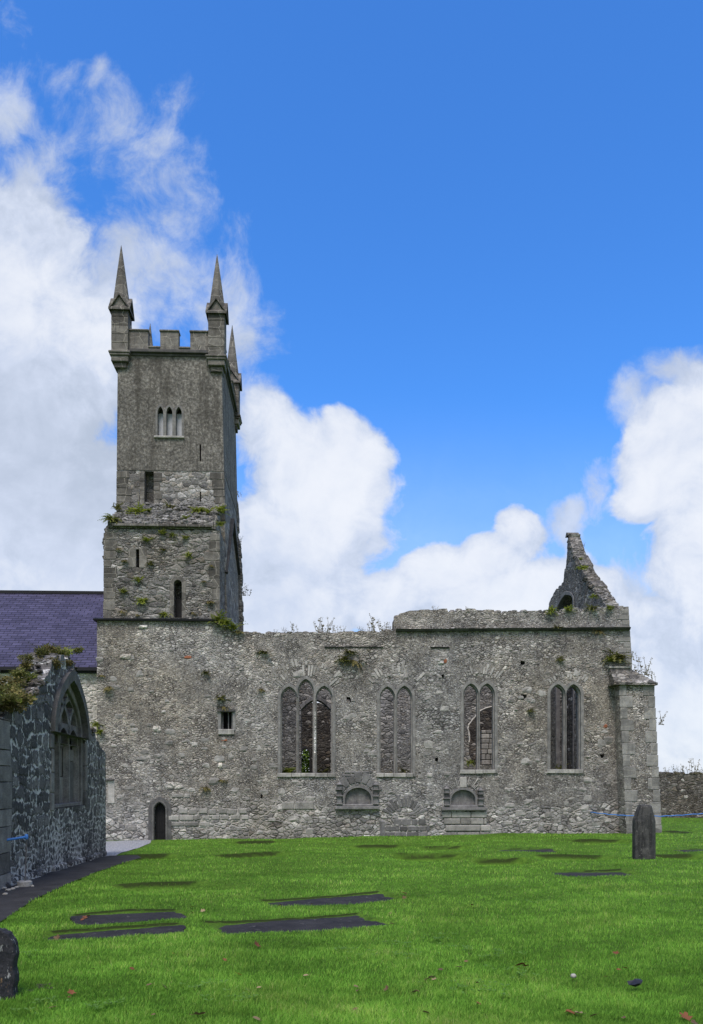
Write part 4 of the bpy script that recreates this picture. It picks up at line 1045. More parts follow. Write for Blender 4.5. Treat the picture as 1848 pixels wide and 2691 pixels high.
# quoins of the upper stage
mb = MB(); r = random.Random(3); zz = T(0, 1325)[1] - .6; k = 0
while zz < zS - .2:
    h = .3 + .2 * r.random(); a, b = edge(zz); w = .35 + .35 * r.random()
    ql = MB() if k == 0 else ql; k = 1; ql.box(a - .004, a + w, YT - .012, YT + .4, zz + .01, zz + h - .01); w = .35 + .35 * r.random(); mb.box(b - w, b + .004, YT - .012, YT + .4, zz + .01, zz + h - .01); zz += h
ql.build('quoins', M['tower trim'], tower, bevel=.012); mb.build('quoins', M['tower trim'], tower, bevel=.012)
mb = MB()
for (px0, px1, py0, py1) in ((404.5, 420, 1236, 1330), (368, 379.5, 1236, 1330)):
    z0, z1_ = T(0, py1)[1], T(0, py0)[1]; n = 4; mb = MB()
    for j in range(n): mb.pbox(PT, T(px0, 0)[0], T(px1, 0)[0] + .1 * (j % 2) * (1 if px0 > 390 else 0), z0 + (z1_ - z0) * j / n + .01, z0 + (z1_ - z0) * (j + 1) / n - .01, -.012, .3)
    mb.build('slit_jamb', M['tower trim'], tower, bevel=.012)
# cornice, parapet, battlements
zc0 = T(0, 938)[1]; zp = T(0, 862)[1]; zcr = T(0, 906)[1]
a, b = edge(zt)
mb = MB()
for (z0, z1_, o) in ((zt - .02, zt + .09, .06), (zt + .09, zt + .20, .17), (zt + .20, zt + .27, .12)): mb.box(a - o, b + o, YT - o, YTB + o, z0, z1_)
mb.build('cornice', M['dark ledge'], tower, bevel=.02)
zb0 = zt + .27
def crenel(P, s0, s1, n, name):
    """parapet of one side with merlons and copings"""
    pass
par = None
def parapet(P, lst, d):
    global par
    mb = MB(); pl = [(lst[0][0], zb0 + .001)]
    for s0, s1, hi in lst: z = zp if hi else zcr; pl += [(s0, z), (s1, z)]
    pl.append((lst[-1][1], zb0 + .001)); mb.slab(P, pl, [], 0.0, d); o = mb.build('parapet', M['tower trim'], tower, bevel=.01)
    for s0, s1, hi in lst:
        mc = MB(); z = zp if hi else zcr; e = .03 if hi else -.002
        mc.pbox(P, s0 - e, s1 + e, z + .001, z + .085, -.05, d + .05)
        mc.build('coping', M['tower trim'], o, bevel=.02)
fx = lambda q: PT.uv(*z1(q, 900))[0]
parapet(PT, [(a + .1, fx(543), True), (fx(543), fx(657), False), (fx(657), fx(833), True), (fx(833), fx(943), False), (fx(943), b - .1, True)], .35)
PTb = Plane(0, YTB - .35, 1, 0)
w_ = b - a; parapet(PTb, [(a + .1, a + .3 * w_, True), (a + .3 * w_, a + .42 * w_, False), (a + .42 * w_, a + .6 * w_, True), (a + .6 * w_, a + .72 * w_, False), (a + .72 * w_, b - .1, True)], .35)
d_ = YTB - YT
for xo in (a, b - .35):
    PS = Plane(xo, 0, 0, 1); PS.n = (1, 0)
    parapet(PS, [(YT + .36, YT + .28 * d_, True), (YT + .28 * d_, YT + .40 * d_, False), (YT + .40 * d_, YT + .60 * d_, True), (YT + .60 * d_, YT + .72 * d_, False), (YT + .72 * d_, YTB - .36, True)], .35)
mb = MB(); mb.box(a + .34, b - .34, YT + .34, YTB - .34, zt + .05, zt + .3); mb.build('roof', M['gutter'], tower)

def pinnacle(x0, x1, yf, ybk, zbase, zeave, zapex, ztip, tx):
    cx, cy = (x0 + x1) / 2, (yf + ybk) / 2; hw = (x1 - x0) / 2; hd = (ybk - yf) / 2
    mb = MB(); zg = zeave + .05; n = 5; r = random.Random(int(ztip * 100))
    for k in range(n): mb.box(x0, x1, yf, ybk, zbase + (zg - zbase) * k / n + (.004 if k else 0), zbase + (zg - zbase) * (k + 1) / n - .004)
    pin = mb.build('pinnacle', M['tower trim'], tower, bevel=.012)
    mb = MB(); e = .10; za_ = zapex
    def gable(o, axis, half, out):
        # a gabled cap across the shaft: two sloping slabs and the infill
        hb = half + e; zE = zeave - .06; t = .085
        def p(u, v, z): return (cx + u, cy + v, z) if axis == 'y' else (cx + v, cy + u, z)
        for s in (-1, 1):
            q = [p(s * hb, -out, zE), p(0, -out, za_), p(0, out, za_), p(s * hb, out, zE)]
            q2 = [(x, y, z + t) for x, y, z in q]
            mb.add(q + q2, [(0, 1, 2, 3), (7, 6, 5, 4), (0, 4, 5, 1), (1, 5, 6, 2), (2, 6, 7, 3), (3, 7, 4, 0)])
        i = out - .10
        mb.add([p(-half, -i, zeave), p(half, -i, zeave), p(0, -i, za_ - .02), p(-half, i, zeave), p(half, i, zeave), p(0, i, za_ - .02)], [(0, 1, 2), (5, 4, 3), (0, 3, 4, 1), (1, 4, 5, 2), (2, 5, 3, 0)])
    gable(0, 'y', hw, hd + .11); gable(0, 'x', hd, hw + .11)
    mb.build('gablet', M['tower trim'], pin)
    mb = MB(); zs0 = zeave - .02; q = 1.10; N = 8
    ring = []
    for k in range(N):
        t = 6.2832 * (k + .5) / N; s = 1 / max(abs(math.cos(t)), abs(math.sin(t))); s = min(s, 1.22)
        ring.append((math.cos(t) * s, math.sin(t) * s))
    zs = [0, .35, .7, .93, 1.0]; rr_ = [q, q * .66, q * .33, q * .095, .02]
    vs = []
    for f, k in zip(zs, rr_): vs += [(cx + (tx - cx) * f + u * hw * k, cy + v * hd * k, zs0 + (ztip - zs0) * f) for u, v in ring]
    fs = [(j * N + k, j * N + (k + 1) % N, (j + 1) * N + (k + 1) % N, (j + 1) * N + k) for j in range(len(zs) - 1) for k in range(N)] + [tuple(range(N))[::-1], tuple((len(zs) - 1) * N + k for k in range(N))]
    mb.add(vs, fs); mb.build('spire', M['tower trim'], pin)
    mb = MB()
    for (z0, z1_, o) in ((-.10, 0.0, .11), (-.20, -.101, .07), (-.46, -.201, .01), (-.70, -.461, -.10)):
        mb.box(x0 - o, x1 + o, yf - o, ybk + o, zbase + z0, zbase + z1_)
    mb.build('corbel', M['tower trim'], pin, bevel=.025)
    return pin
YPf = YT - .22; PP = Plane(0, YPf, 1, 0)
def pp(x, y): return PP.uv(*z1(x, y))
wd = pp(350, 900)[0] - pp(190, 900)[0]
pinnacle(pp(190, 900)[0], pp(350, 900)[0], YPf, YPf + wd, pp(0, 1092)[1], pp(0, 690)[1], pp(0, 560)[1], Plane(0, YPf + wd / 2, 1, 0).uv(*z1(286, 90))[1], Plane(0, YPf + wd / 2, 1, 0).uv(*z1(286, 90))[0])
pinnacle(pp(1114, 900)[0], pp(1270, 900)[0], YPf, YPf + wd, pp(0, 1112)[1], pp(0, 705)[1], pp(0, 580)[1], Plane(0, YPf + wd / 2, 1, 0).uv(*z1(1200, 175))[1], Plane(0, YPf + wd / 2, 1, 0).uv(*z1(1200, 175))[0])
YPb = YTB + .22 - wd / 2; PQ = Plane(0, YPb, 1, 0)
for tipx, tipy, xc in ((1332, 850, (pp(1114, 900)[0] + pp(1270, 900)[0]) / 2 + .05), (563, 835, (pp(190, 900)[0] + pp(350, 900)[0]) / 2)):
    tx, tz = PQ.uv(*z1(tipx, tipy))
    pinnacle(xc - wd / 2, xc + wd / 2, YPb - wd / 2, YPb + wd / 2, pp(0, 1112)[1] - .05, pp(0, 705)[1] - .25, pp(0, 580)[1] - .25, tz, tx if tipx < 700 else xc)

# lower stage standing forward, with its ruined lean-to top
def Lw(px, py): return PL.uv(px, py)
lx0, lx1 = Lw(272, 1620)[0], Lw(577.5, 1620)[0]; lx0t = Lw(276, 1400)[0]; zL0 = Lw(0, 1632)[1]; zL1 = Lw(0, 1386)[1]
def lrect(px0, py0, px1, py1):
    a0, z1_ = Lw(px0, py0); a1, z0_ = Lw(px1, py1); return [(a0, z0_), (a0, z1_), (a1, z1_), (a1, z0_)]
rh = arch(Lw(457, 0)[0], Lw(478.5, 0)[0], Lw(0, 1621)[1], Lw(0, 1530)[1], Lw(0, 1519)[1], 1.0)
sl3 = lrect(357.5, 1443, 366, 1491)
mb = MB()
mb.slab(PL, [(lx0, zL0 - 1.0), (lx0, zL0)] + ragged([(lx0, zL0), (lx0 + .02, zL0 + 2.2), (lx0t, zL1)], .4, .02, 2) + ragged([(lx0t, zL1), (lx1, zL1)], .5, .02, 3) + [(lx1, zL1), (lx1, zL0 - 1.0)], [rh, sl3], 0, .6, back=False)
mb.hexa([(lx0, YL + .6, zL0 - 1), (lx1, YL + .6, zL0 - 1), (lx1, YT + .3, zL0 - 1), (lx0, YT + .3, zL0 - 1), (lx0t, YL + .6, zL1), (lx1, YL + .6, zL1), (lx1, YT + .3, zL1), (lx0t, YT + .3, zL1)])
lower = mb.build('lower_stage', M['tower rubble'], tower)
mb = MB(); mb.pbox(PL, Lw(457, 0)[0] - .02, Lw(478, 0)[0] + .02, Lw(0, 1621)[1], Lw(0, 1565)[1], .35, .4); mb.build('slit_door', M['door wood'], lower)
mb = MB(); a0, a1 = rh[0][0], rh[-1][0]
mb.slab(PL, arch(a0 - .17, a1 + .17, rh[0][1] + .01, Lw(0, 1530)[1], Lw(0, 1519)[1] + .18, 1.0), [arch(a0 + .005, a1 - .005, rh[0][1] + .02, Lw(0, 1530)[1], Lw(0, 1519)[1] - .005, 1.0)], -.02, .12); mb.build('slit_frame', M['tower trim'], lower, bevel=.015)
mb = MB()
for x0, x1 in ((sl3[0][0] - .35, sl3[0][0] - .004), (sl3[2][0] + .004, sl3[2][0] + .33)): mb.pbox(PL, x0, x1, sl3[0][1] - .02, sl3[1][1] + .06, -.012, .2)
mb.build('slit_jambs', M['tower trim'], lower, bevel=.012)
mb = MB(); ql = MB(); r = random.Random(9); zz = zL0 + .1
while zz < zL1 - .3:
    h = .28 + .25 * r.random(); w = .3 + .4 * r.random(); mb.pbox(PL, lx1 - w, lx1 + .012, zz + .01, zz + h - .01, -.014, .5); w = .3 + .4 * r.random(); ql.pbox(PL, lx0 - .012 + .02, lx0 + w, zz + .01, zz + h - .01, -.014, .4); zz += h
mb.build('quoins', M['tower trim'], lower, bevel=.015); ql.build('quoins', M['tower trim'], lower, bevel=.015)
mb = MB(); s0, zs = Lw(297, 1384); s1, _ = Lw(557, 1384); k = 0; r = random.Random(5); x = s0
while x < s1:
    w = .4 + .4 * r.random(); mb.pbox(PL, x, min(x + w, s1) - .01, zs - .01, zs + .10, -.15 - .03 * r.random(), .4); x += w
mb.build('string_course', M['tower trim'], lower, bevel=.015)
# stepped rubble of the lean-to between the two stages
mb = MB(); zU = T(0, 1326)[1]; zTop = Lw(0, 1372)[1] + .02; steps = 9
for k in range(steps):
    f0, f1 = k / steps, (k + 1) / steps; y = YL + .02 + (YT - YL + .05) * f0; z0 = zs + .09 + (zU - zs) * f0; z1_ = zs + .09 + (zU - zs) * f1
    x = lx0t + .05 + .18 * f0 + .1 * r.random()
    while x < lx1 - .25 - .1 * f0:
        w = .2 + .5 * r.random(); x1 = min(x + w, lx1 - .15 - .05 * f0); mb.box(x, x1 - .015, y - .05 * r.random(), YT + .3, z0 - .15, z1_ - .03 * r.random()); x += w
mb.build('lean_to_rubble', M['tower rubble'], lower, bevel=.02)
mb = MB(); r = random.Random(31)
for _ in range(150):
    f = r.random(); y = YL + (YT - YL) * f; z = zs + .1 + (zU - zs) * f; w = .15 + .25 * r.random()
    mb.stone((lx0t + .1 + .15 * f + (lx1 - lx0t - .3) * r.random(), y - .03, z + .02), (w, w * .7, w * .35), r.random() * 3, r.random())
mb.build('loose_stones', M['tower rubble'], lower); mb = MB()
for _ in range(26):
    zz = zL1 - 1.8 * r.random() ** 1.5 + .35; w = .18 + .2 * r.random(); mb.stone((lx0t + .04 - .04 * r.random(), YL + .1 + .9 * r.random(), zz), (w, .3, w * .5), r.random(), r.random())
mb.build('broken_corner', M['tower rubble'], lower)
# east side: weathering line of the lost roof and the thicker foot
PE = Plane(edge(zS)[1] + .02, 0, 0, 1); PE.n = (-1, 0)
def pe(x, y):
    d = ray(*z2(x, y)); k = PE.o[0] / d[0]; return (d[1] * k, EYE + d[2] * k)
ymid = (YT + YTB) / 2
A_, B_, C_ = (ymid - .8, pe(1300, 712)[1]), (YTB - .1, pe(1440, 1740)[1]), (YT + .15, pe(1300, 712)[1] - 2.2)
mb = MB()
def rib(p, q, t=.14, w=.16):
    n = Vector((q[0] - p[0], q[1] - p[1])).normalized(); m_ = Vector((-n.y, n.x)) * t
    mb.wedge(PE, [(p[0], p[1]), (q[0], q[1]), (q[0] + m_.x, q[1] + m_.y), (p[0] + m_.x, p[1] + m_.y)], -w, .1)
ap_ = (ymid - .2, pe(1300, 712)[1] + .3)
rib(ap_, (YTB - .05, pe(1430, 1300)[1] - .5)); rib((YT + .05, ap_[1] - 3.4), ap_)
mb.build('roof_scar', M['dark ledge'], tower)
PFt = Plane(0, YTB - .25, 1, 0); q2 = lambda x, y: PFt.uv(*z2(x, y))
ft = [q2(1392, 560), q2(1400, 700), q2(1402, 900), q2(1420, 1000), q2(1434, 1180), q2(1440, 1300), q2(1432, 1420), q2(1440, 1560), q2(1447, 1745)]
xi_ = edge(0)[1] - .4
mb = MB(); mb.slab(PFt, [(xi_, ft[0][1])] + ragged(ft, .25, .035, 5) + [(ft[-1][0] + .05, -1.0), (xi_, -1.0)], [], 0, .5)
mb.build('ragged_foot', M['tower rubble'], tower)

# ------------------------------------------------------------------ slate roofed church to the left
YW = 35.75; PW_ = Plane(0, YW, 1, 0)
nave = thing('slate_roofed_church', 'church with blue purple slate roof and pale stone wall left of the tower', 'church', (-12, YW, -.8))
xw0, xw1 = -26.0, PW_.uv(262, 1800)[0]; zev = PW_.uv(0, 1753)[1]
PR = Plane(0, 41.2, 1, 0); zri = PR.uv(0, 1557)[1]
mb = MB(); mb.box(xw0, xw1, YW, YW + .8, -1.2, zev - .02); mb.box(xw0, xw1, 46.0, 46.8, -1.2, zev - .02); mb.box(xw0, xw0 + .8, YW + .8, 46.0, -1.2, zev - .02); mb.build('wall', M['white rubble'], nave)
me = bpy.data.meshes.new('roof'); ov = .18; ye = YW - ov; ze = zev + .02; xr_ = xw1 + .9; t = .08
vs = [(xw0, ye, ze), (xr_, ye, ze), (xr_, 41.2, zri), (xw0, 41.2, zri), (xr_, 46.9, ze), (xw0, 46.9, ze)]
vs += [(x, y, z - t) for x, y, z in vs]
fs = [(0, 1, 2, 3), (3, 2, 4, 5), (6, 9, 8, 7), (9, 11, 10, 8), (0, 6, 7, 1), (1, 7, 8, 2), (2, 8, 10, 4), (4, 10, 11, 5), (5, 11, 9, 3), (3, 9, 6, 0)]
me.from_pydata(vs, [], fs); me.materials.append(M['blue slates']); uvl = me.uv_layers.new(name='UVMap')
sl = math.hypot(41.2 - ye, zri - ze)
for p in me.polygons:
    for li in p.loop_indices:
        v = me.vertices[me.loops[li].vertex_index].co; uvl.data[li].uv = (v.x, (abs(v.y - 41.2)) / (41.2 - ye) * -sl + 20)
roof = bpy.data.objects.new('roof', me); C.objects.link(roof); roof.parent = nave; roof.location = -Vector(nave.location)
mb = MB(); mb.box(xw0, xr_, 41.08, 41.32, zri - .06, zri + .09); mb.build('ridge', M['gutter'], roof)
mb = MB(); mb.box(xw0, xw1 - .06, YW - .30, YW - .12, zev - .17, zev - .03); mb.box(xw0, xw1 - .06, YW - .12, YW - .001, zev - .26, zev - .06)
for k in range(26): x = xw0 + .5 + k * .55; mb.box(x, x + .05, YW - .32, YW - .02, zev - .24, zev - .17)
mb.build('gutter', M['gutter'], nave)

# ------------------------------------------------------------------ boundary wall on the right
YG = 51.5; PG = Plane(0, YG, 1, 0)
bw = thing('boundary_wall', 'dark rubble boundary wall at the far right behind the buttress', 'wall', (22, YG, -.9))
tw = [(PG.uv(1560, 2031)[0], PG.uv(0, 2031)[1]), (PG.uv(1848, 2031)[0], PG.uv(0, 2032)[1]), (60, PG.uv(0, 2034)[1])]
mb = MB(); mb.slab(PG, [(tw[0][0], -1.4)] + ragged(tw, .35, .03, 8) + [(60, -1.4)], [], 0, .6); mb.build('masonry', M['dark wall rubble'], bw)
mb = MB(); headstones(mb, PG, tw[:2], 60, (.25, .45), (.05, .5), 5); mb.build('coping_stones', M['dark wall rubble'], bw)

# ------------------------------------------------------------------ ruined transept wall in the left foreground
TA, TB_ = hit_ground(0, 2334), hit_ground(279, 2246)
PX = Plane(TA.x, TA.y, TB_.x - TA.x, TB_.y - TA.y); squared_rubble('transept rubble', PX.t)
def q9(x, y): return PX.uv(*z9(x, y))
def q3(x, y): return PX.uv(*z3(x, y))
tr = thing('transept_wall', 'ruined dark stone wall with white mortar and a blind traceried window at the left', 'ruined wall', (TA.x, TA.y, TA.z))
jl, jb = q3(381, 1640); jr, jbr = q3(606, 1610); jb = (jb + jbr) / 2
spr = (q9(735, 1290)[1] + q9(1215, 1400)[1]) / 2; apx = q9(1020, 590)
jl = (jl + q9(745, 1290)[0]) / 2; jr = q9(1190, 1400)[0]
rec = arch(jl, jr, jb, spr, apx[1], 2.2, 14)
out_l = [q9(*q) for q in ((-420, 1230), (-200, 1150), (0, 1060), (200, 940), (420, 815), (560, 660), (650, 500), (720, 350), (800, 250), (950, 240), (1040, 340), (1070, 470), (1130, 560), (1150, 760), (1185, 1000), (1215, 1120), (1310, 1310), (1420, 1500), (1475, 1600))]
end_s = q3(752, 1800)[0]
tl = [(-9.0, -1.0), (-9.0, out_l[0][1])] + ragged(out_l, .28, .07, 12) + [(end_s, q3(752, 1240)[1] - .1), (end_s + .03, -1.2)]
mb = MB(); mb.slab(PX, tl, [rec], 0, .62); mb.build('masonry', M['transept rubble'], tr)
mb = MB(); headstones(mb, PX, out_l, 150, (.14, .34), (.05, .58), 7); mb.build('loose_stones', M['dark wall rubble'], tr)
# blind window: outer moulded arch, panels, mullions and net tracery
g = .0
mb = MB(); mb.slab(PX, arch(jl - .22, jr + .22, spr, spr, apx[1] + .30, 2.2, 14), [arch(jl + .004, jr - .004, spr + .002, spr, apx[1] - .004, 2.2, 14)], -.10, .2)
bwn = mb.build('blind_window', M['tracery stone'], tr, bevel=.03)
W_ = jr - jl
mb = MB(); mb.slab(PX, arch(jl + .003, jr - .003, jb + .003, spr, apx[1] - .004, 2.2, 14), [arch(jl + .12, jr - .12, jb + .10, spr, apx[1] - .22, 2.2, 14)], .06, .30); mb.build('inner_moulding', M['tracery stone'], bwn, bevel=.02)
mb = MB(); mb.slab(PX, arch(jl + .01, jr - .01, jb + .01, spr, apx[1] - .02, 2.2, 14), [], .46, .6); mb.build('back_panel', M['tracery stone'], bwn)
il, ir = jl + .12, jr - .12; lw_ = (ir - il) / 3; hz = (q9(830, 1190)[1] + q9(955, 1225)[1] + q9(1080, 1275)[1]) / 3
# light heads plate with three pierced heads, panels filling the lights below
mb = MB(); hb = hz - .42
hs_ = [arch(il + lw_ * k + .07, il + lw_ * (k + 1) - .07, hb + .01, hz - .30, hz, 1.7) for k in range(3)]
mb.slab(PX, [(il - .01, hb), (il - .01, hz + .12), (ir + .01, hz + .12), (ir + .01, hb)], hs_, .16, .34); mb.build('light_heads', M['tracery stone'], bwn, bevel=.02)
mb = MB(); r = random.Random(4)
for k in range(3):
    z = jb + .05
    while z < hb - .25:
        h = min(.7 + .6 * r.random(), hb - .08 - z); dd = .28 + .05 * r.random() - .03 * (k == 2); mb.pbox(PX, il + lw_ * k + .05, il + lw_ * (k + 1) - .05, z, z + h - .015, dd, .45); z += h
mb.build('panel', M['tracery stone'], bwn, bevel=.015)
mb = MB()
for k in range(4):
    x = il + lw_ * k
    p = [(x - .065, .30), (x - .03, .14), (x + .03, .14), (x + .065, .30)]
    vs = [PX.pt(s_, jb + .03, d) for s_, d in p] + [PX.pt(s_, hb + .02, d) for s_, d in p]
    mb.add(vs, [(3, 2, 1, 0), (4, 5, 6, 7), (0, 1, 5, 4), (1, 2, 6, 5), (2, 3, 7, 6), (3, 0, 4, 7)])
mb.build('mullion', M['tracery stone'], bwn)
mb = MB(); ztip_ = apx[1] - .25
def arcbar(xs, w=.07, d0=.15, d1=.33):
    for (p, q) in zip(xs, xs[1:]):
        n = Vector((q[0] - p[0], q[1] - p[1])); n.normalize(); m_ = Vector((-n.y, n.x)) * w
        mb.wedge(PX, [(p[0] - m_.x, p[1] - m_.y), (q[0] - m_.x, q[1] - m_.y), (q[0] + m_.x, q[1] + m_.y), (p[0] + m_.x, p[1] + m_.y)], d0, d1)
HT = ztip_ - hz; ctr = (il + ir) / 2; hwid = (ir - il) / 2
def inside(p): 
    t = 1 - abs(p[0] - ctr) / (hwid + .02); t = max(0, t); return p[1] < spr + (apx[1] - .15 - spr) * math.sqrt(max(0, 2.2 ** 2 - (2.2 - t) ** 2)) / math.sqrt(3.4)
for x0 in (il, il + lw_, il + 2 * lw_, ir):
    for s in (-1, 1):
        pts = []
        for j in range(15):
            th = R(62) * j / 14; rad = 2.35 * lw_ ; p = (x0 + s * rad * (1 - math.cos(th)), hz - .1 + HT * 1.02 * math.sin(th) / math.sin(R(62)))
            if inside(p): pts.append(p)
        if len(pts) > 1: arcbar(pts)
mb.build('net_tracery', M['tracery stone'], bwn)
mb = MB(); r = random.Random(2); k5_ = 0
for (x0, x1, hi) in ((0, 1, .62), (0, 1, .40), (1, 2, .55), (1, 2, .26), (2, 3, .50), (0, 2, .16)):
    a_ = il + lw_ * x0 + .05; b_ = il + lw_ * x1 - .05; z_ = hz + HT * (hi - .05); mb.pbox(PX, a_, b_, z_ - .28, z_ + .1, .27 + .03 * r.random(), .45)
mb.build('tracery_infill', M['tracery stone'], bwn, bevel=.02)
# ashlar jambs, sill, corner pier
mb = MB(); r = random.Random(3)
for side in (0, 1):
    z = jb - .05
    while z < spr - .2:
        h = .35 + .35 * r.random(); w = .16 + .22 * r.random()
        if side == 0: mb.pbox(PX, jl - w, jl + .003, z + .01, z + h - .01, -.03, .3)
        else: mb.pbox(PX, jr - .003, jr + w * .8, z + .01, z + h - .01, -.03, .3)
        z += h
mb.build('jambs', M['tracery stone'], tr, bevel=.02)
mb = MB(); px_ = q3(24, 1300)[0]; zpt = q3(20, 1005)[1]; z = -.9; r = random.Random(6)
while z < zpt:
    h = .28 + .3 * r.random(); h = min(h, zpt - z + .01)
    mb.pbox(PX, px_ - .9 - .2 * r.random(), px_ + .25 * r.random(), z + .01, z + h - .008, -.09 - .03 * r.random(), .5); mb.pbox(PX, px_ - 1.9, px_ - 1.12, z + .01, z + h - .008, -.09, .5); z += h
mb.build('pier_blocks', M['tracery stone'], tr, bevel=.03)
mb = MB(); r = random.Random(22)
for _ in range(60):
    s_ = -1.5 + (end_s + 1.4) * r.random(); p = PX.pt(s_, 0, -.02 - .03 * r.random()); w = .2 + .35 * r.random(); mb.stone((p.x, p.y, base_ground(p.x, p.y) + .04), (w, .16, .2), math.atan2(PX.t[1], PX.t[0]), r.random())
mb.build('plinth_stones', M['transept rubble'], tr)

# ------------------------------------------------------------------ headstones, rope, post
gp = hit_ground(1702, 2262); sc_ = (gp - Vector((0, 0, EYE))).y / FPX
w0 = 57 * sc_; H = 147 * sc_ + .02; d = .34
def prof(w, dd, c): h = w / 2; e = dd / 2; return [(-h + c, -e), (h - c, -e), (h, -e + c * .8), (h, e), (-h, e), (-h, -e + c * .8)]
mb = MB(); lv = []
for (f, w, dd, c, dx) in ((-.12, w0 * .98, d, .16, 0), (.05, w0, d, .16, 0), (.40, w0 * 1.0, d, .16, 0), (.70, w0 * .99, d, .16, 0), (.735, w0 * .96, d, .17, 0), (.96, w0 * .58, d * .8, .06, .005), (1.0, w0 * .50, d * .65, .05, .01)):
    lv.append([(gp.x + x + dx, gp.y + d / 2 + y, gp.z + H * f + (.012 * math.sin(x * 40) if f == 1 else 0)) for x, y in prof(w, dd, c)])
vs = [p for l in lv for p in l]; fs = [(j * 6 + k, j * 6 + (k + 1) % 6, (j + 1) * 6 + (k + 1) % 6, (j + 1) * 6 + k) for j in range(len(lv) - 1) for k in range(6)] + [tuple(range(6))[::-1], tuple((len(lv) - 1) * 6 + k for k in range(6))]
mb.add(vs, fs); o = mb.build('gravestone', M['headstone dark'], bevel=.02); tag(o, 'dark pointed upright gravestone with tapering shoulders standing before the buttress', 'gravestone')
g2 = hit_ground(20, 2634); s2 = g2.y / FPX; H2 = (2634 - 2441) * s2; hw2 = .34; cx2 = g2.x + 16 * s2 - hw2
pl = []
N = 40
for k in range(N + 1):
    u = -1 + 2 * k / N; z = H2 * (1 - .10 * abs(u) ** 2.2 - .13 * max(0, (abs(u) - .72) / .28) ** 2); pl.append((cx2 + hw2 * u * (.985 if abs(u) > .99 else 1), g2.z + z + .008 * math.sin(k * 2.1)))
sd = [(cx2 + hw2 * (1.0 + .03 * math.sin(j * 1.7)), g2.z + H2 * .72 * (1 - j / 8)) for j in range(9)]
PH2 = Plane(0, g2.y, 1, 0)
mb = MB(); mb.slab(PH2, [(cx2 - hw2 * 1.0, g2.z - .15)] + pl + sd + [(cx2 + hw2, g2.z - .15)], [], 0, .11)
o = mb.build('gravestone', M['headstone lichen'], bevel=.018); tag(o, 'blackened upright headstone flecked with white and orange lichen, cut by the left edge', 'gravestone')
o.rotation_euler = (0, 0, 0)
# bare soil and dead grass at its foot
mb = MB(); r = random.Random(1); c3 = hit_ground(72, 2612)
for k in range(26): mb.stone((c3.x + r.gauss(0, .10), c3.y + r.gauss(0, .10) + .05, base_ground(c3.x, c3.y) + .01 + .02 * r.random()), (.05 + .06 * r.random(), .05 + .04 * r.random(), .025), r.random() * 3, r.random())
tag(mb.build('soil_heap', M['soil']), 'bare brown soil scraped up beside the left headstone', 'soil')
# lime chips fallen from the wall
for k, (px, py, w) in enumerate(((6, 2336, .16), (22, 2341, .10), (34, 2338, .13), (14, 2352, .09), (44, 2334, .08), (86, 2331, .07), (-12, 2348, .14))):
    c = hit_ground(px, py); mb = MB(); mb.stone((c.x, c.y, c.z + .02), (w, w * .7, .035), k, k + 40); tag(mb.build('lime_chip', M['white stone']), 'flat pale chip of fallen lime mortar lying on the path edge at the left wall', 'stone chip', 'lime chips on the path edge')
# rope post at the transept wall
pb = hit_ground(65, 2330)
post = thing('rope_post', 'thin steel rope post in a round concrete foot beside the left wall', 'post', pb)
mb = MB(); mb.tube([(pb.x, pb.y, pb.z - .05), (pb.x, pb.y, pb.z + .10), (pb.x, pb.y, pb.z + .115)], [.145, .14, .11], 18); mb.build('foot', M['concrete'], post)
ph = (2327 - 2198) / FPX * pb.y
mb = MB(); mb.tube([(pb.x + .01, pb.y, pb.z + .1), (pb.x + .04, pb.y, pb.z + ph)], .012, 8); mb.build('pole', M['post steel'], post)
dtop = Vector((pb.x + .04, pb.y, pb.z + ph))
mb = MB(); pts = []
for k in range(22):
    f = k / 21; e_ = Vector((pb.x - 3.2, pb.y - 1.2, pb.z + ph - .02)); p = dtop.lerp(e_, f); p.z -= .22 * 4 * f * (1 - f) * .6; pts.append(p + Vector((0, -.03, 0)))
mb.tube(pts, .024, 8)
mb.stone(dtop + Vector((0, -.02, 0)), (.07, .07, .10), 0, 3)
tag(mb.build('rope', M['blue rope'], smooth=True), 'blue rope tied to the steel post and running out of frame at the left', 'rope', 'blue ropes')
PRo = Plane(0, 33.9, 1, 0); mb = MB(); pts = []
for (x, y) in ((1574, 2137), (1600, 2140), (1640, 2143), (1680, 2145), (1736, 2145), (1780, 2143), (1848, 2138), (1960, 2131), (2150, 2115)):
    a_, z_ = PRo.uv(x, y); pts.append(Vector((a_, 33.9, z_)))
pts[0].y = 35.0
fine = []
for p, q in zip(pts, pts[1:]):
    for k in range(5): fine.append(p.lerp(q, k / 5) + Vector((0, 0, .012 * math.sin(len(fine) * 2.1))))
mb.tube(fine + [pts[-1]], .021, 6)
tag(mb.build('rope', M['blue rope'], smooth=True), 'long pale blue rope strung past the buttress to the right edge', 'rope', 'blue ropes')
# bush and stones in the light beyond the small doorway
def leaf_cloud(mb, c, rad, n, size, seed, flat=.6):
    r = random.Random(seed)
    for _ in range(n):
        v = Vector((r.gauss(0, 1), r.gauss(0, 1), r.gauss(0, 1))); v = v.normalized() * (r.random() ** .4)
        p = Vector(c) + Vector((v.x * rad[0], v.y * rad[1], v.z * rad[2])); s = size * (.6 + .8 * r.random())
        a = Vector((r.gauss(0, 1), r.gauss(0, 1), r.gauss(0, flat))).normalized(); b = a.cross(Vector((r.gauss(0, 1), r.gauss(0, 1), 1))).normalized()
        mb.add([p, p + a * s * .5 + b * s * .28, p + a * s, p + a * s * .5 - b * s * .28], [(0, 1, 2, 3)])
bc = PK.uv(*z5(298, 1100)); bx_, bz_ = bc
bush = thing('bush', 'sunlit green bush seen through the small far doorway', 'bush', (bx_ + .3, 57.5, -.9))
mb = MB()
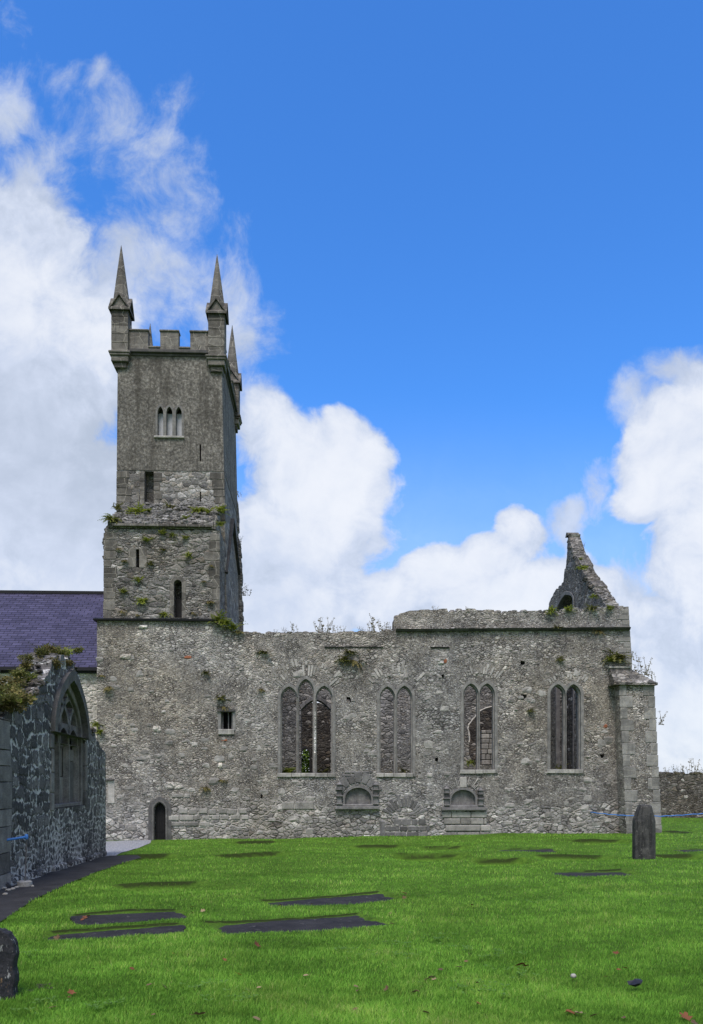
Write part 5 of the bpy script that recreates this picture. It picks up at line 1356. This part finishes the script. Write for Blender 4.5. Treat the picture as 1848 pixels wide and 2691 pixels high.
for k in range(7): leaf_cloud(mb, (bx_ + .2 + .7 * math.sin(k * 2.1), 57.5, .2 + .75 * k * .9), (1.6, .8, 1.0), 760, .24, k)
mb.build('foliage', M['bush leaf'], bush)
mb = MB(); mb.tube([(bx_ + .4, 57.5, -1), (bx_ + .45, 57.5, 3)], [.09, .03], 7); mb.build('stem', M['dry stem'], bush)
# ------------------------------------------------------------------ ferns, weeds and ivy on the masonry
def fern_mesh(name, seed, n=16, droop=1.0, mat='fern leaf', up=.8):
    """unit tuft about 1 m wide: arching fronds set with leaflets, springing from a wall towards -y"""
    r = random.Random(seed); mb = MB()
    for k in range(n):
        az = r.uniform(-1.5, 1.5); L = .32 + .3 * r.random(); el = r.uniform(.2, 1.35) * up; p = Vector((r.gauss(0, .10), .05, r.gauss(0, .05)))
        dirv = Vector((math.sin(az) * math.cos(el), -math.cos(az) * math.cos(el), math.sin(el)))
        seg = 6; prev = p; side = dirv.cross(Vector((0, 0, 1))).normalized()
        for j in range(seg):
            dirv = (dirv + Vector((0, 0, -.20 * droop))).normalized(); q = prev + dirv * (L / seg)
            wl = .11 * (1 - j / seg * .75) * (.7 + .6 * r.random())
            for s in (-1, 1):
                t = prev.lerp(q, .5) + side * s * wl + dirv * wl * .5 + Vector((0, 0, r.gauss(0, .012)))
                mb.add([prev, q, t], [(0, 1, 2)])
            prev = q
    me = bpy.data.meshes.new(name); me.from_pydata(mb.v, [], mb.f); me.materials.append(M[mat]); return me
def weed_mesh(name, seed, n=7, mat='dry stem', leafy=.4):
    """unit bunch of upright stalks, about 1 m tall"""
    r = random.Random(seed); mb = MB()
    for k in range(n):
        p = Vector((r.gauss(0, .16), r.gauss(0, .06), 0)); H = .45 + .55 * r.random(); lean = Vector((r.gauss(0, .22), r.gauss(0, .1), 1)).normalized()
        a = p; pts = [a]
        for j in range(4): lean = (lean + Vector((r.gauss(0, .12), 0, 0))).normalized(); a = a + lean * H / 4; pts.append(a)
        mb.tube(pts, [.012, .011, .010, .009, .007], 3, False)
        for j in range(int(9 * leafy * 2)):
            f = r.random(); q = pts[int(f * 3.99)]; d = Vector((r.gauss(0, 1), r.gauss(0, .6), r.uniform(0, 1))).normalized(); l = .05 + .09 * r.random(); s = d.cross(Vector((0, 1, 0))).normalized() * l * .25
            mb.add([q, q + d * l * .5 + s, q + d * l, q + d * l * .5 - s], [(0, 1, 2, 3)])
        for j in range(5):
            q = pts[-1] + Vector((r.gauss(0, .035), r.gauss(0, .03), -.12 * r.random())); mb.add([q, q + Vector((.03, 0, .02)), q + Vector((.01, .01, .05))], [(0, 1, 2)])
    me = bpy.data.meshes.new(name); me.from_pydata(mb.v, [], mb.f); me.materials.append(M[mat]); return me
def clump_mesh(name, seed, mat, n=420):
    r = random.Random(seed); mb = MB()
    for k in range(4): leaf_cloud(mb, (r.gauss(0, .18), r.gauss(0, .12), .12 + .2 * r.random()), (.30, .24, .22), n // 4, .13, seed * 7 + k)
    for k in range(6): mb.tube([(r.gauss(0, .1), 0, -.1), (r.gauss(0, .3), r.gauss(0, .2), .3), (r.gauss(0, .45), r.gauss(0, .3), .45 + .2 * r.random())], [.014, .01, .006], 3, False)
    me = bpy.data.meshes.new(name); me.from_pydata(mb.v, [], mb.f); me.materials.append(M[mat]); return me
FERN = [fern_mesh('wall_fern', s, 26 + 4 * (s % 3), .7 + .3 * (s % 3)) for s in range(4)]
OLIV = [fern_mesh('wall_fern', 20 + s, 16, 1.3, 'olive leaf', .5) for s in range(2)]
MOSS = [fern_mesh('wall_fern', 40 + s, 26, 1.0, 'ivy leaf', .9) for s in range(2)]
WEED = [weed_mesh('dry_weed', s, 5 + 2 * s) for s in range(3)]
CLMP = [clump_mesh('ivy_clump', s, m_) for s, m_ in ((1, 'ivy leaf'), (2, 'olive leaf'), (3, 'fern leaf'))]
def plant(name, me, P, px, py, size, label, cat, group, dep=-.03, k=0, rz=None, flat=1.0):
    a, z = P.uv(px, py); o = bpy.data.objects.new(name, me); C.objects.link(o); o.location = P.pt(a, z, dep)
    sz = size * P.pt(a, z, 0).y / FPX; o.scale = (sz, sz * flat, sz * (.9 + .2 * math.sin(k * 3.1))); o.rotation_euler = (0, 0, (math.sin(k * 2.3) * .5) if rz is None else rz)
    tag(o, label, cat, group); return o
PU = PT; PM = Plane(0, 36.3, 1, 0)
ferns = [  # (plane, px, py, width px, mesh, label)
    (PM, 366, 1350, 60, FERN[0], 'large bright fern tuft on the tower offset just right of the tall slit'),
    (PM, 345, 1350, 36, FERN[2], 'small bright fern leaning against the left side of the large tower tuft'),
    (PM, 388, 1348, 40, FERN[1], 'bright fern at the right end of the large tower tuft'),
    (PM, 447, 1334, 38, MOSS[0], 'dull green growth at the middle of the tower offset'),
    (PM, 520, 1345, 46, FERN[1], 'bright fern tuft on the tower offset under the narrow slit'),
    (PM, 543, 1347, 44, FERN[3], 'bright fern tuft on the tower offset just left of the corner tuft'),
    (PM, 581, 1344, 42, FERN[0], 'bright fern at the right corner of the tower offset'),
    (PM, 307, 1336, 38, MOSS[1], 'dark green fern at the left foot of the upper tower stage'),
    (PL, 291, 1364, 44, FERN[2], 'bright fern hanging over the upper left corner of the lower tower stage'),
    (PL, 300, 1372, 46, MOSS[0], 'dull fern on the tower string course, second from its left corner'),
    (PL, 488, 1362, 26, FERN[3], 'small fern above the string course right of the middle of the tower'),
    (PL, 581, 1380, 34, FERN[1], 'fern at the right end of the string course of the tower'),
    (PL, 428, 1402, 30, FERN[0], 'small fern directly under the middle of the tower string course'),
    (PL, 456, 1406, 24, FERN[2], 'tiny pale fern second from the middle under the tower string course'),
    (PL, 488, 1414, 26, FERN[1], 'small fern under the right half of the tower string course'),
    (PL, 386, 1420, 28, FERN[3], 'small fern under the left half of the tower string course'),
    (PL, 312, 1442, 26, OLIV[0], 'brownish tuft near the left edge of the lower tower stage above the slit'),
    (PL, 498, 1460, 28, FERN[2], 'fern on the right of the lower tower stage above the round headed slit'),
    (PL, 328, 1474, 26, OLIV[1], 'brown tuft just left of the small dark slit in the tower'),
    (PL, 394, 1482, 26, MOSS[1], 'dull tuft just right of the small dark slit in the tower'),
    (PL, 428, 1446, 22, MOSS[0], 'dull small tuft near the centre of the lower tower stage'),
    (PL, 364, 1526, 34, FERN[3], 'yellow green fern below the small dark slit in the tower'),
    (PL, 325, 1556, 32, FERN[0], 'bright fern low on the left side of the lower tower stage'),
    (PL, 374, 1582, 40, FERN[1], 'wide fern low on the tower left of the round headed slit'),
    (PL, 436, 1616, 36, FERN[2], 'fern on the lead ledge at the left foot of the round headed slit'),
    (PL, 556, 1486, 22, OLIV[0], 'small brownish tuft near the right edge of the lower tower stage'),
    (PL, 552, 1582, 34, OLIV[1], 'spreading olive tuft low at the right of the lower tower stage'),
    (PL, 322, 1606, 26, OLIV[0], 'olive tuft just above the lead ledge at its left end'),
    (PL, 360, 1616, 20, OLIV[1], 'tiny olive tuft on the lead ledge left of the slit fern'),
    (PL, 508, 1610, 24, OLIV[0], 'olive tuft above the lead ledge right of the round headed slit'),
    (PL, 535, 1528, 20, OLIV[1], 'tiny tuft right of the head of the round headed slit'),
    (PF, 576, 1634, 60, FERN[0], 'large bright fern at the right end of the lead ledge'),
    (PF, 592, 1640, 52, FERN[1], 'bright fern in the middle of the row sloping down from the lead ledge'),
    (PF, 610, 1650, 54, FERN[3], 'bright fern lower in the row sloping down from the lead ledge'),
    (PF, 627, 1660, 36, OLIV[1], 'reddish fern at the lower end of the row by the tower foot'),
    (PF, 541, 1770, 28, MOSS[0], 'green tuft in the church wall left of and above the square window'),
    (PF, 580, 1836, 46, MOSS[1], 'dark narrow ivy just above the square window'),
    (PF, 590, 1858, 34, OLIV[0], 'low moss on the lintel of the square window'),
    (PF, 692, 1716, 40, MOSS[0], 'moss tuft high on the church wall left of the three light window'),
    (PF, 686, 1812, 26, OLIV[1], 'pale weed left of the head of the three light window'),
    (PF, 900, 1735, 50, MOSS[1], 'left half of the wide moss patch over the wall between the first two windows'),
    (PF, 932, 1738, 56, OLIV[0], 'right half of the wide brown moss patch over the wall between the first two windows'),
    (PF, 918, 1716, 44, MOSS[0], 'green moss on the short ledge above the first two windows'),
    (PF, 285, 1808, 38, OLIV[1], 'rusty weed on the wall just below the slate eaves'),
    (PF, 268, 1775, 28, OLIV[0], 'small rusty tuft at the corner under the slate eaves'),
    (PF, 254, 1905, 34, FERN[2], 'yellow green weed at the wall edge above the transept ruin'),
    (PF, 262, 1924, 40, FERN[1], 'yellow green weed just behind the sloping end of the transept ruin'),
    (PF, 540, 2070, 34, OLIV[1], 'brown tuft in the wall right of and above the door'),
    (PF, 584, 2050, 30, OLIV[0], 'brown moss below the square window near the wall foot'),
    (PF, 1619, 1733, 74, MOSS[0], 'broad olive shrub growing from the wall just above the buttress coping'),
    (PF, 1606, 1736, 46, FERN[3], 'yellow fern at the left side of the shrub above the buttress'),
    (PF, 1471, 1733, 30, MOSS[1], 'moss tuft high on the wall above the rightmost window'),
    (PF, 1466, 1652, 36, MOSS[0], 'green moss on the long string course above the rightmost window'),
    (PF, 1576, 1659, 38, OLIV[0], 'brown moss on the right end of the long string course'),
    (PF, 1393, 1868, 28, MOSS[1], 'moss tuft between the third and fourth windows'),
    (PF, 1452, 1606, 40, FERN[2], 'olive fern on the wall top at the left foot of the gable'),
    (PF, 1495, 1603, 36, FERN[0], 'bright fern on the wall top in front of the gable arch'),
    (PF, 1555, 1602, 44, MOSS[0], 'mossy tuft on the wall top right of the gable arch'),
    (PF, 1600, 1598, 34, FERN[1], 'mossy fern on the wall top near the right corner'),
]
for k, (P, px, py, w, me_, lb) in enumerate(ferns): plant('wall_fern', me_, P, px, py, w * 1.15, lb, 'fern', 'ferns and tufts rooted in the masonry', k=k, flat=.8)
PGf = Plane(XI + .4, 0, 0, 1)
for k, (x, y, w, me_, lb) in enumerate(((615, 380, 34, FERN[0], 'upper small fern on the sloping edge of the gable'), (640, 480, 66, FERN[1], 'large bright fern half way up the sloping edge of the gable'), (600, 480, 44, FERN[3], 'fern at the left of the large one on the gable edge'), (755, 790, 52, FERN[2], 'bright fern low on the gable right of its arch'))):
    f = {0: .62, 1: .52, 2: .55, 3: .2}[k]; Y_ = right[0][0] + (right[-1][0] - right[0][0]) * f
    Pq = Plane(0, Y_ - .35, 1, 0); plant('wall_fern', me_, Pq, *z7(x, y), w * .55, lb, 'fern', 'ferns and tufts rooted in the masonry', k=k, dep=0)
weeds = [(PF, 855, 1664, 62, 1, 'tall dry weeds on the wall top above the three light window'), (PF, 838, 1664, 40, 2, 'dry stalks just left of the tall weeds above the three light window'), (PF, 884, 1664, 36, 0, 'dry stalks just right of the tall weeds above the three light window'), (PF, 776, 1664, 38, 0, 'single dry stalk on the wall top left of the tall weeds'), (PF, 724, 1664, 18, 1, 'short dry stalks on the wall top nearest the tower'), (PF, 748, 1664, 22, 2, 'short dry weed between the tower and the single stalk'),
         (PF, 990, 1661, 62, 0, 'tallest thin stalk on the wall top before the step up'), (PF, 976, 1661, 36, 1, 'bunch of dry weeds left of the tallest stalk'), (PF, 1008, 1660, 40, 2, 'bunch of dry weeds right of the tallest stalk'), (PF, 1025, 1659, 34, 1, 'dry weeds at the step in the wall top'), (PF, 950, 1661, 24, 2, 'low dry weeds between the first two windows on the wall top'), (PF, 900, 1663, 26, 1, 'dry tuft on the wall top right of the three light window'),
         (PF, 1144, 1608, 28, 1, 'dark bare twigs standing on the raised wall top'), (PF, 1230, 1604, 16, 0, 'small dry tuft on the raised wall top above the third window'),
         (PM, 630, 1308, 26, 0, 'twig growing from the east side of the tower below the battlements'), (PF, 1690, 1775, 60, 1, 'dry weeds on the sloping top of the buttress'), (PF, 1680, 1784, 54, 2, 'brown weeds in the middle of the buttress top'), (PF, 1716, 1792, 36, 0, 'dry stalks at the outer edge of the buttress top'), (PF, 1728, 1905, 60, 1, 'dead twigs sticking out of the right side of the buttress'), (PF, 1667, 1735, 30, 0, 'thin twig at the wall corner above the buttress coping'),
         (PG, 1750, 2034, 30, 1, 'dry weeds on the boundary wall nearest the buttress'), (PG, 1775, 2034, 26, 2, 'low weeds on the boundary wall, second from the buttress'), (PG, 1800, 2034, 40, 0, 'tall dry stalks on the boundary wall right of its middle'), (PG, 1822, 2034, 48, 1, 'tallest dry weeds on the boundary wall'), (PG, 1840, 2034, 30, 2, 'dry weeds on the boundary wall at the right edge')]
for k, (P, px, py, h, m_, lb) in enumerate(weeds): plant('dry_weed', WEED[m_], P, px, py, h, lb, 'weed', 'dry weeds on the wall tops', dep=.15 if P is PF and px < 1600 else -.05, k=k)
for k, (x, y, h, m_, lb) in enumerate(((1405, 980, 30, 1, 'twiggy weed high on the far side of the tower foot'), (1450, 1470, 44, 2, 'bushy twigs on the ragged foot behind the tower'), (1430, 1250, 22, 0, 'small twig between the two weeds on the tower foot'))):
    plant('dry_weed', WEED[m_], Plane(0, YTB + .1, 1, 0), *z2(x, y), h, lb, 'weed', 'dry weeds on the wall tops', k=k)
plant('dry_weed', WEED[1], Plane(0, right[0][0] + 4.2, 1, 0), *z7(640, 235), 16, 'tiny twig on the gable just below its point', 'weed', 'dry weeds on the wall tops')
# plants inside the windows
inside_pl = [(PM, 757, 2030, 60, FERN[1], 'green fern behind the left light of the three light window'), (PM, 848, 2032, 46, MOSS[1], 'dark plant behind the right light of the three light window'), (PM, 1029, 2030, 36, OLIV[0], 'brown plant behind the left light of the second window'), (PM, 1062, 2030, 40, MOSS[0], 'moss behind the right light of the second window'), (PM, 1237, 2005, 34, FERN[2], 'green fern behind the left light of the third window'), (PM, 1470, 2022, 44, MOSS[1], 'leafy plant behind the left light of the rightmost window'), (PM, 1508, 2022, 30, OLIV[1], 'withered plant behind the right light of the rightmost window')]
for k, (P, px, py, w, me_, lb) in enumerate(inside_pl): plant('wall_fern', me_, P, px, py, w * 1.2, lb, 'fern', 'ferns and tufts rooted in the masonry', k=k, dep=-.15)
# overgrowth on the transept ruin
ov = [(60, 740, 230, 0, 'green ivy clump spilling over the left end of the transept ruin'), (200, 820, 250, 1, 'brownish ivy tangle on the face of the transept ruin below its hump'), (330, 700, 210, 0, 'green ivy clump low on the hump of the transept ruin'), (390, 560, 170, 2, 'yellow green growth half way up the hump of the transept ruin'), (360, 380, 150, 1, 'withered growth at the left shoulder of the transept ruin'), (330, 270, 120, 0, 'small ivy at the upper left corner of the transept ruin'), (540, 330, 150, 1, 'brown tangle below the top of the transept ruin'), (780, 200, 200, 0, 'leafy ivy crowning the top of the transept ruin'), (880, 190, 150, 2, 'bright leaves on the top right of the transept ruin'), (1060, 170, 110, 0, 'thin spray of leaves reaching right over the slate roof'), (650, 130, 100, 1, 'thin withered spray on the transept top'), (420, 830, 120, 2, 'bright green tuft on the face of the transept ruin'), (60, 920, 260, 1, 'broad withered mat at the left edge of the transept ruin'), (770, 360, 150, 1, 'withered tangle above the blind window'), (480, 760, 160, 1, 'olive tangle right of the green clump on the transept ruin'), (150, 980, 150, 1, 'lowest brown stems hanging on the transept ruin face'), (-150, 800, 300, 0, 'ivy mass at the far left end of the transept ruin'), (140, 640, 210, 1, 'withered mound of growth at the left edge just under the slate roof eaves'), (260, 500, 190, 0, 'green growth on the left flank of the transept hump'), (440, 640, 190, 0, 'dark green clump in the middle of the transept hump'), (560, 480, 170, 1, 'brown clump right of the middle of the transept hump'), (690, 290, 170, 1, 'withered mat under the leafy crown of the transept ruin'), (930, 330, 130, 1, 'thin brown growth on the right shoulder of the transept ruin'), (270, 900, 190, 0, 'green fringe hanging down the face of the transept ruin'), (20, 840, 220, 0, 'bright green mass at the left edge of the transept ruin'), (560, 200, 150, 0, 'small green clump left of the leafy crown of the transept ruin'), (130, 850, 200, 2, 'yellow green fringe left of the ivy fringe on the transept ruin')]
for k, (x, y, w, m_, lb) in enumerate(ov):
    Pv = PX.shifted(.36) if (x < 640 and y < 800) or y < 300 else PX
    plant('ivy_clump', CLMP[m_], Pv, *z9(x, y + w * .22), w * .18797 * 1.75, lb, 'ivy', 'ivy clumps over the transept ruin', dep=-.02, k=k, rz=k * 1.3)
for k, (x, y, h, lb) in enumerate(((640, 250, 190, 'tall thin stems on the top of the transept ruin'), (850, 220, 200, 'leafy stems sprouting from the crown of the transept ruin'), (290, 330, 170, 'dry stems at the upper left corner of the transept ruin'), (380, 700, 260, 'long pale bramble stem on the hump of the transept ruin'), (60, 980, 240, 'bare bramble stems at the left of the transept ruin'))):
    plant('dry_weed', WEED[k % 3], PX.shifted(.3), *z9(x, y), h * .18797, lb, 'weed', 'stems on the transept ruin', dep=-.05, k=k)

# ------------------------------------------------------------------ fallen leaves and small things in the grass
def leaf_mesh(name, seed, lob=False):
    r = random.Random(seed); mb = MB(); n = 14; pts = []
    for k in range(n):
        t = 6.2832 * k / n; rad = .5 * (1 + (.28 * math.cos(5 * t) if lob else .0)) * (.85 + .3 * r.random()); x = math.cos(t) * rad; y = math.sin(t) * rad * (.95 if lob else .52)
        pts.append((x, y, .20 * (x * x) * (1 if seed % 2 else -.4) + .30 * abs(y) + .04 * r.random()))
    mb.add([(0, 0, 0)] + pts, [(0, 1 + k, 1 + (k + 1) % n) for k in range(n)]); mb.tube([(.45, 0, .04), (.8, .05, .10)], .015, 3)
    return mb
LM = {}
for c_ in ('rust leaf', 'brown leaf', 'tan leaf', 'yellow leaf'):
    LM[c_] = [leaf_mesh('fallen_leaf', s, s == 1).mesh('fallen_leaf', M[c_]) for s in range(3)]
def leaf(px, py, wpx, c_, label, k):
    p = hit_ground(px, py, .03); gz_ = float(ground(np.array([p.x]), np.array([p.y]))[0]); o = bpy.data.objects.new('fallen_leaf', LM[c_][k % 3]); C.objects.link(o)
    r = random.Random(k * 13 + 5); s = wpx * p.y / FPX * .9; o.location = (p.x, p.y, gz_ + .035 + .01 * r.random()); o.scale = (s, s, s); o.rotation_euler = (r.uniform(-.5, .9), r.uniform(-.5, .5), r.random() * 6.28)
    tag(o, label, 'leaf', 'fallen leaves on the lawn'); return o
GEN = {'rust leaf': 'rusty red fallen leaf lying on the green lawn', 'brown leaf': 'curled dull brown fallen leaf lying on the green lawn', 'tan leaf': 'pale tan fallen leaf lying on the green lawn', 'yellow leaf': 'yellow fallen leaf lying on the green lawn'}
LV = [(347, 2559, 16, 'rust leaf'), (188, 2620, 22, 'rust leaf'), (182, 2630, 14, 'rust leaf'), (456, 2514, 12, 'yellow leaf'), (628, 2571, 15, 'yellow leaf'), (394, 2604, 24, 'brown leaf'), (431, 2607, 18, 'tan leaf'), (675, 2490, 22, 'rust leaf'), (805, 2574, 20, 'tan leaf'), (680, 2608, 16, 'tan leaf'), (524, 2682, 36, 'brown leaf'), (675, 2687, 26, 'tan leaf'), (402, 2683, 20, 'brown leaf'), (590, 2530, 14, 'rust leaf'), (140, 2655, 22, 'brown leaf'), (245, 2560, 12, 'brown leaf'), (223, 2407, 14, 'rust leaf'), (232, 2405, 12, 'rust leaf'), (217, 2411, 12, 'rust leaf'), (533, 2394, 14, 'tan leaf'), (506, 2383, 12, 'rust leaf'), (505, 2400, 10, 'brown leaf'), (150, 2463, 20, 'brown leaf'), (168, 2464, 16, 'tan leaf'), (142, 2460, 18, 'brown leaf'), (735, 2374, 16, 'rust leaf'), (820, 2365, 8, 'tan leaf')]
zcl = [(237, 290, 26, 'rust leaf'), (240, 298, 20, 'brown leaf'), (548, 340, 24, 'rust leaf'), (770, 612, 40, 'rust leaf'), (790, 620, 30, 'rust leaf'), (752, 616, 24, 'rust leaf'), (402, 642, 36, 'brown leaf'), (490, 627, 24, 'tan leaf'), (365, 682, 34, 'tan leaf'), (345, 690, 40, 'brown leaf'), (375, 692, 22, 'tan leaf'), (285, 748, 40, 'brown leaf'), (296, 742, 24, 'brown leaf'), (160, 735, 30, 'brown leaf'), (30, 738, 30, 'brown leaf'), (20, 722, 22, 'tan leaf'), (1200, 570, 28, 'rust leaf'), (1245, 625, 22, 'rust leaf'), (1212, 628, 18, 'rust leaf'), (1155, 655, 18, 'rust leaf'), (1318, 712, 24, 'brown leaf'), (1000, 828, 60, 'rust leaf'), (1030, 832, 40, 'tan leaf'), (985, 822, 40, 'rust leaf'), (1100, 840, 34, 'brown leaf'), (1515, 845, 50, 'rust leaf'), (1555, 872, 50, 'brown leaf'), (1235, 848, 34, 'brown leaf'), (575, 798, 24, 'rust leaf'), (335, 838, 40, 'brown leaf'), (15, 825, 26, 'brown leaf'), (572, 705, 20, 'brown leaf'), (885, 630, 20, 'brown leaf'), (520, 595, 18, 'brown leaf'), (175, 375, 14, 'brown leaf'), (185, 405, 16, 'tan leaf'), (180, 390, 14, 'tan leaf')]
LV += [zc(x, y) + (w * .579 * 1.2, c_) for x, y, w, c_ in zcl]
seen = {}
for k, (px, py, w, c_) in enumerate(LV): leaf(px, py, w, c_, GEN[c_], k)
p = hit_ground(*zc(1007, 686)); mb = MB(); mb.stone((p.x, p.y, p.z + .045), (.045, .04, .035), .3, 5); tag(mb.build('pebble', M['white stone'], smooth=True), 'small round white pebble lying in the grass at the lower right', 'pebble')
p = hit_ground(*zc(1290, 720)); mb = MB()
r = random.Random(5); mb.add([(p.x + .065 * math.cos(k * .7) * (.6 + .6 * r.random()), p.y + .05 * math.sin(k * .7), p.z + .03 + .045 * r.random()) for k in range(9)] + [(p.x, p.y, p.z + .075), (p.x, p.y, p.z + .01)], [(k, (k + 1) % 9, 9) for k in range(9)] + [((k + 1) % 9, k, 10) for k in range(9)])
tag(mb.build('scrap', M['black plastic']), 'dark blue crumpled scrap lying in the grass near the lower right', 'scrap')
# broadleaf clover patches among the grass
def clover():
    r = np.random.default_rng(9); mb = MB(); rr_ = random.Random(8)
    for (x, y) in [zc(280, 585), zc(500, 545), zc(665, 575), zc(360, 500), zc(755, 655), zc(205, 530), zc(640, 745), zc(520, 735), zc(30, 575), zc(1465, 300), zc(350, 198), zc(820, 345), zc(735, 270), (130, 2660), (280, 2665), (60, 2520), (560, 2615), (610, 2640)]:
        c = hit_ground(x, y)
        for _ in range(12):
            px = c.x + rr_.gauss(0, .13); py = c.y + rr_.gauss(0, .13); z = float(ground(np.array([px]), np.array([py]))[0]) + .03 + .03 * rr_.random(); s = .018 + .016 * rr_.random(); a0 = rr_.random() * 6.28
            for q in range(3):
                t = a0 + q * 2.09; u = Vector((math.cos(t), math.sin(t), .25)); v = Vector((-math.sin(t), math.cos(t), 0)); b = Vector((px, py, z))
                mb.add([b, b + u * s + v * s * .5, b + u * s * 1.5, b + u * s - v * s * .5], [(0, 1, 2, 3)])
    me = bpy.data.meshes.new('clover'); me.from_pydata(mb.v, [], mb.f); me.materials.append(M['clover leaf']); o = bpy.data.objects.new('clover', me); C.objects.link(o); tag(o, 'scattered clover and broad leaved weeds among the grass', 'clover', kind='stuff')
clover()
bpy.context.view_layer.update()
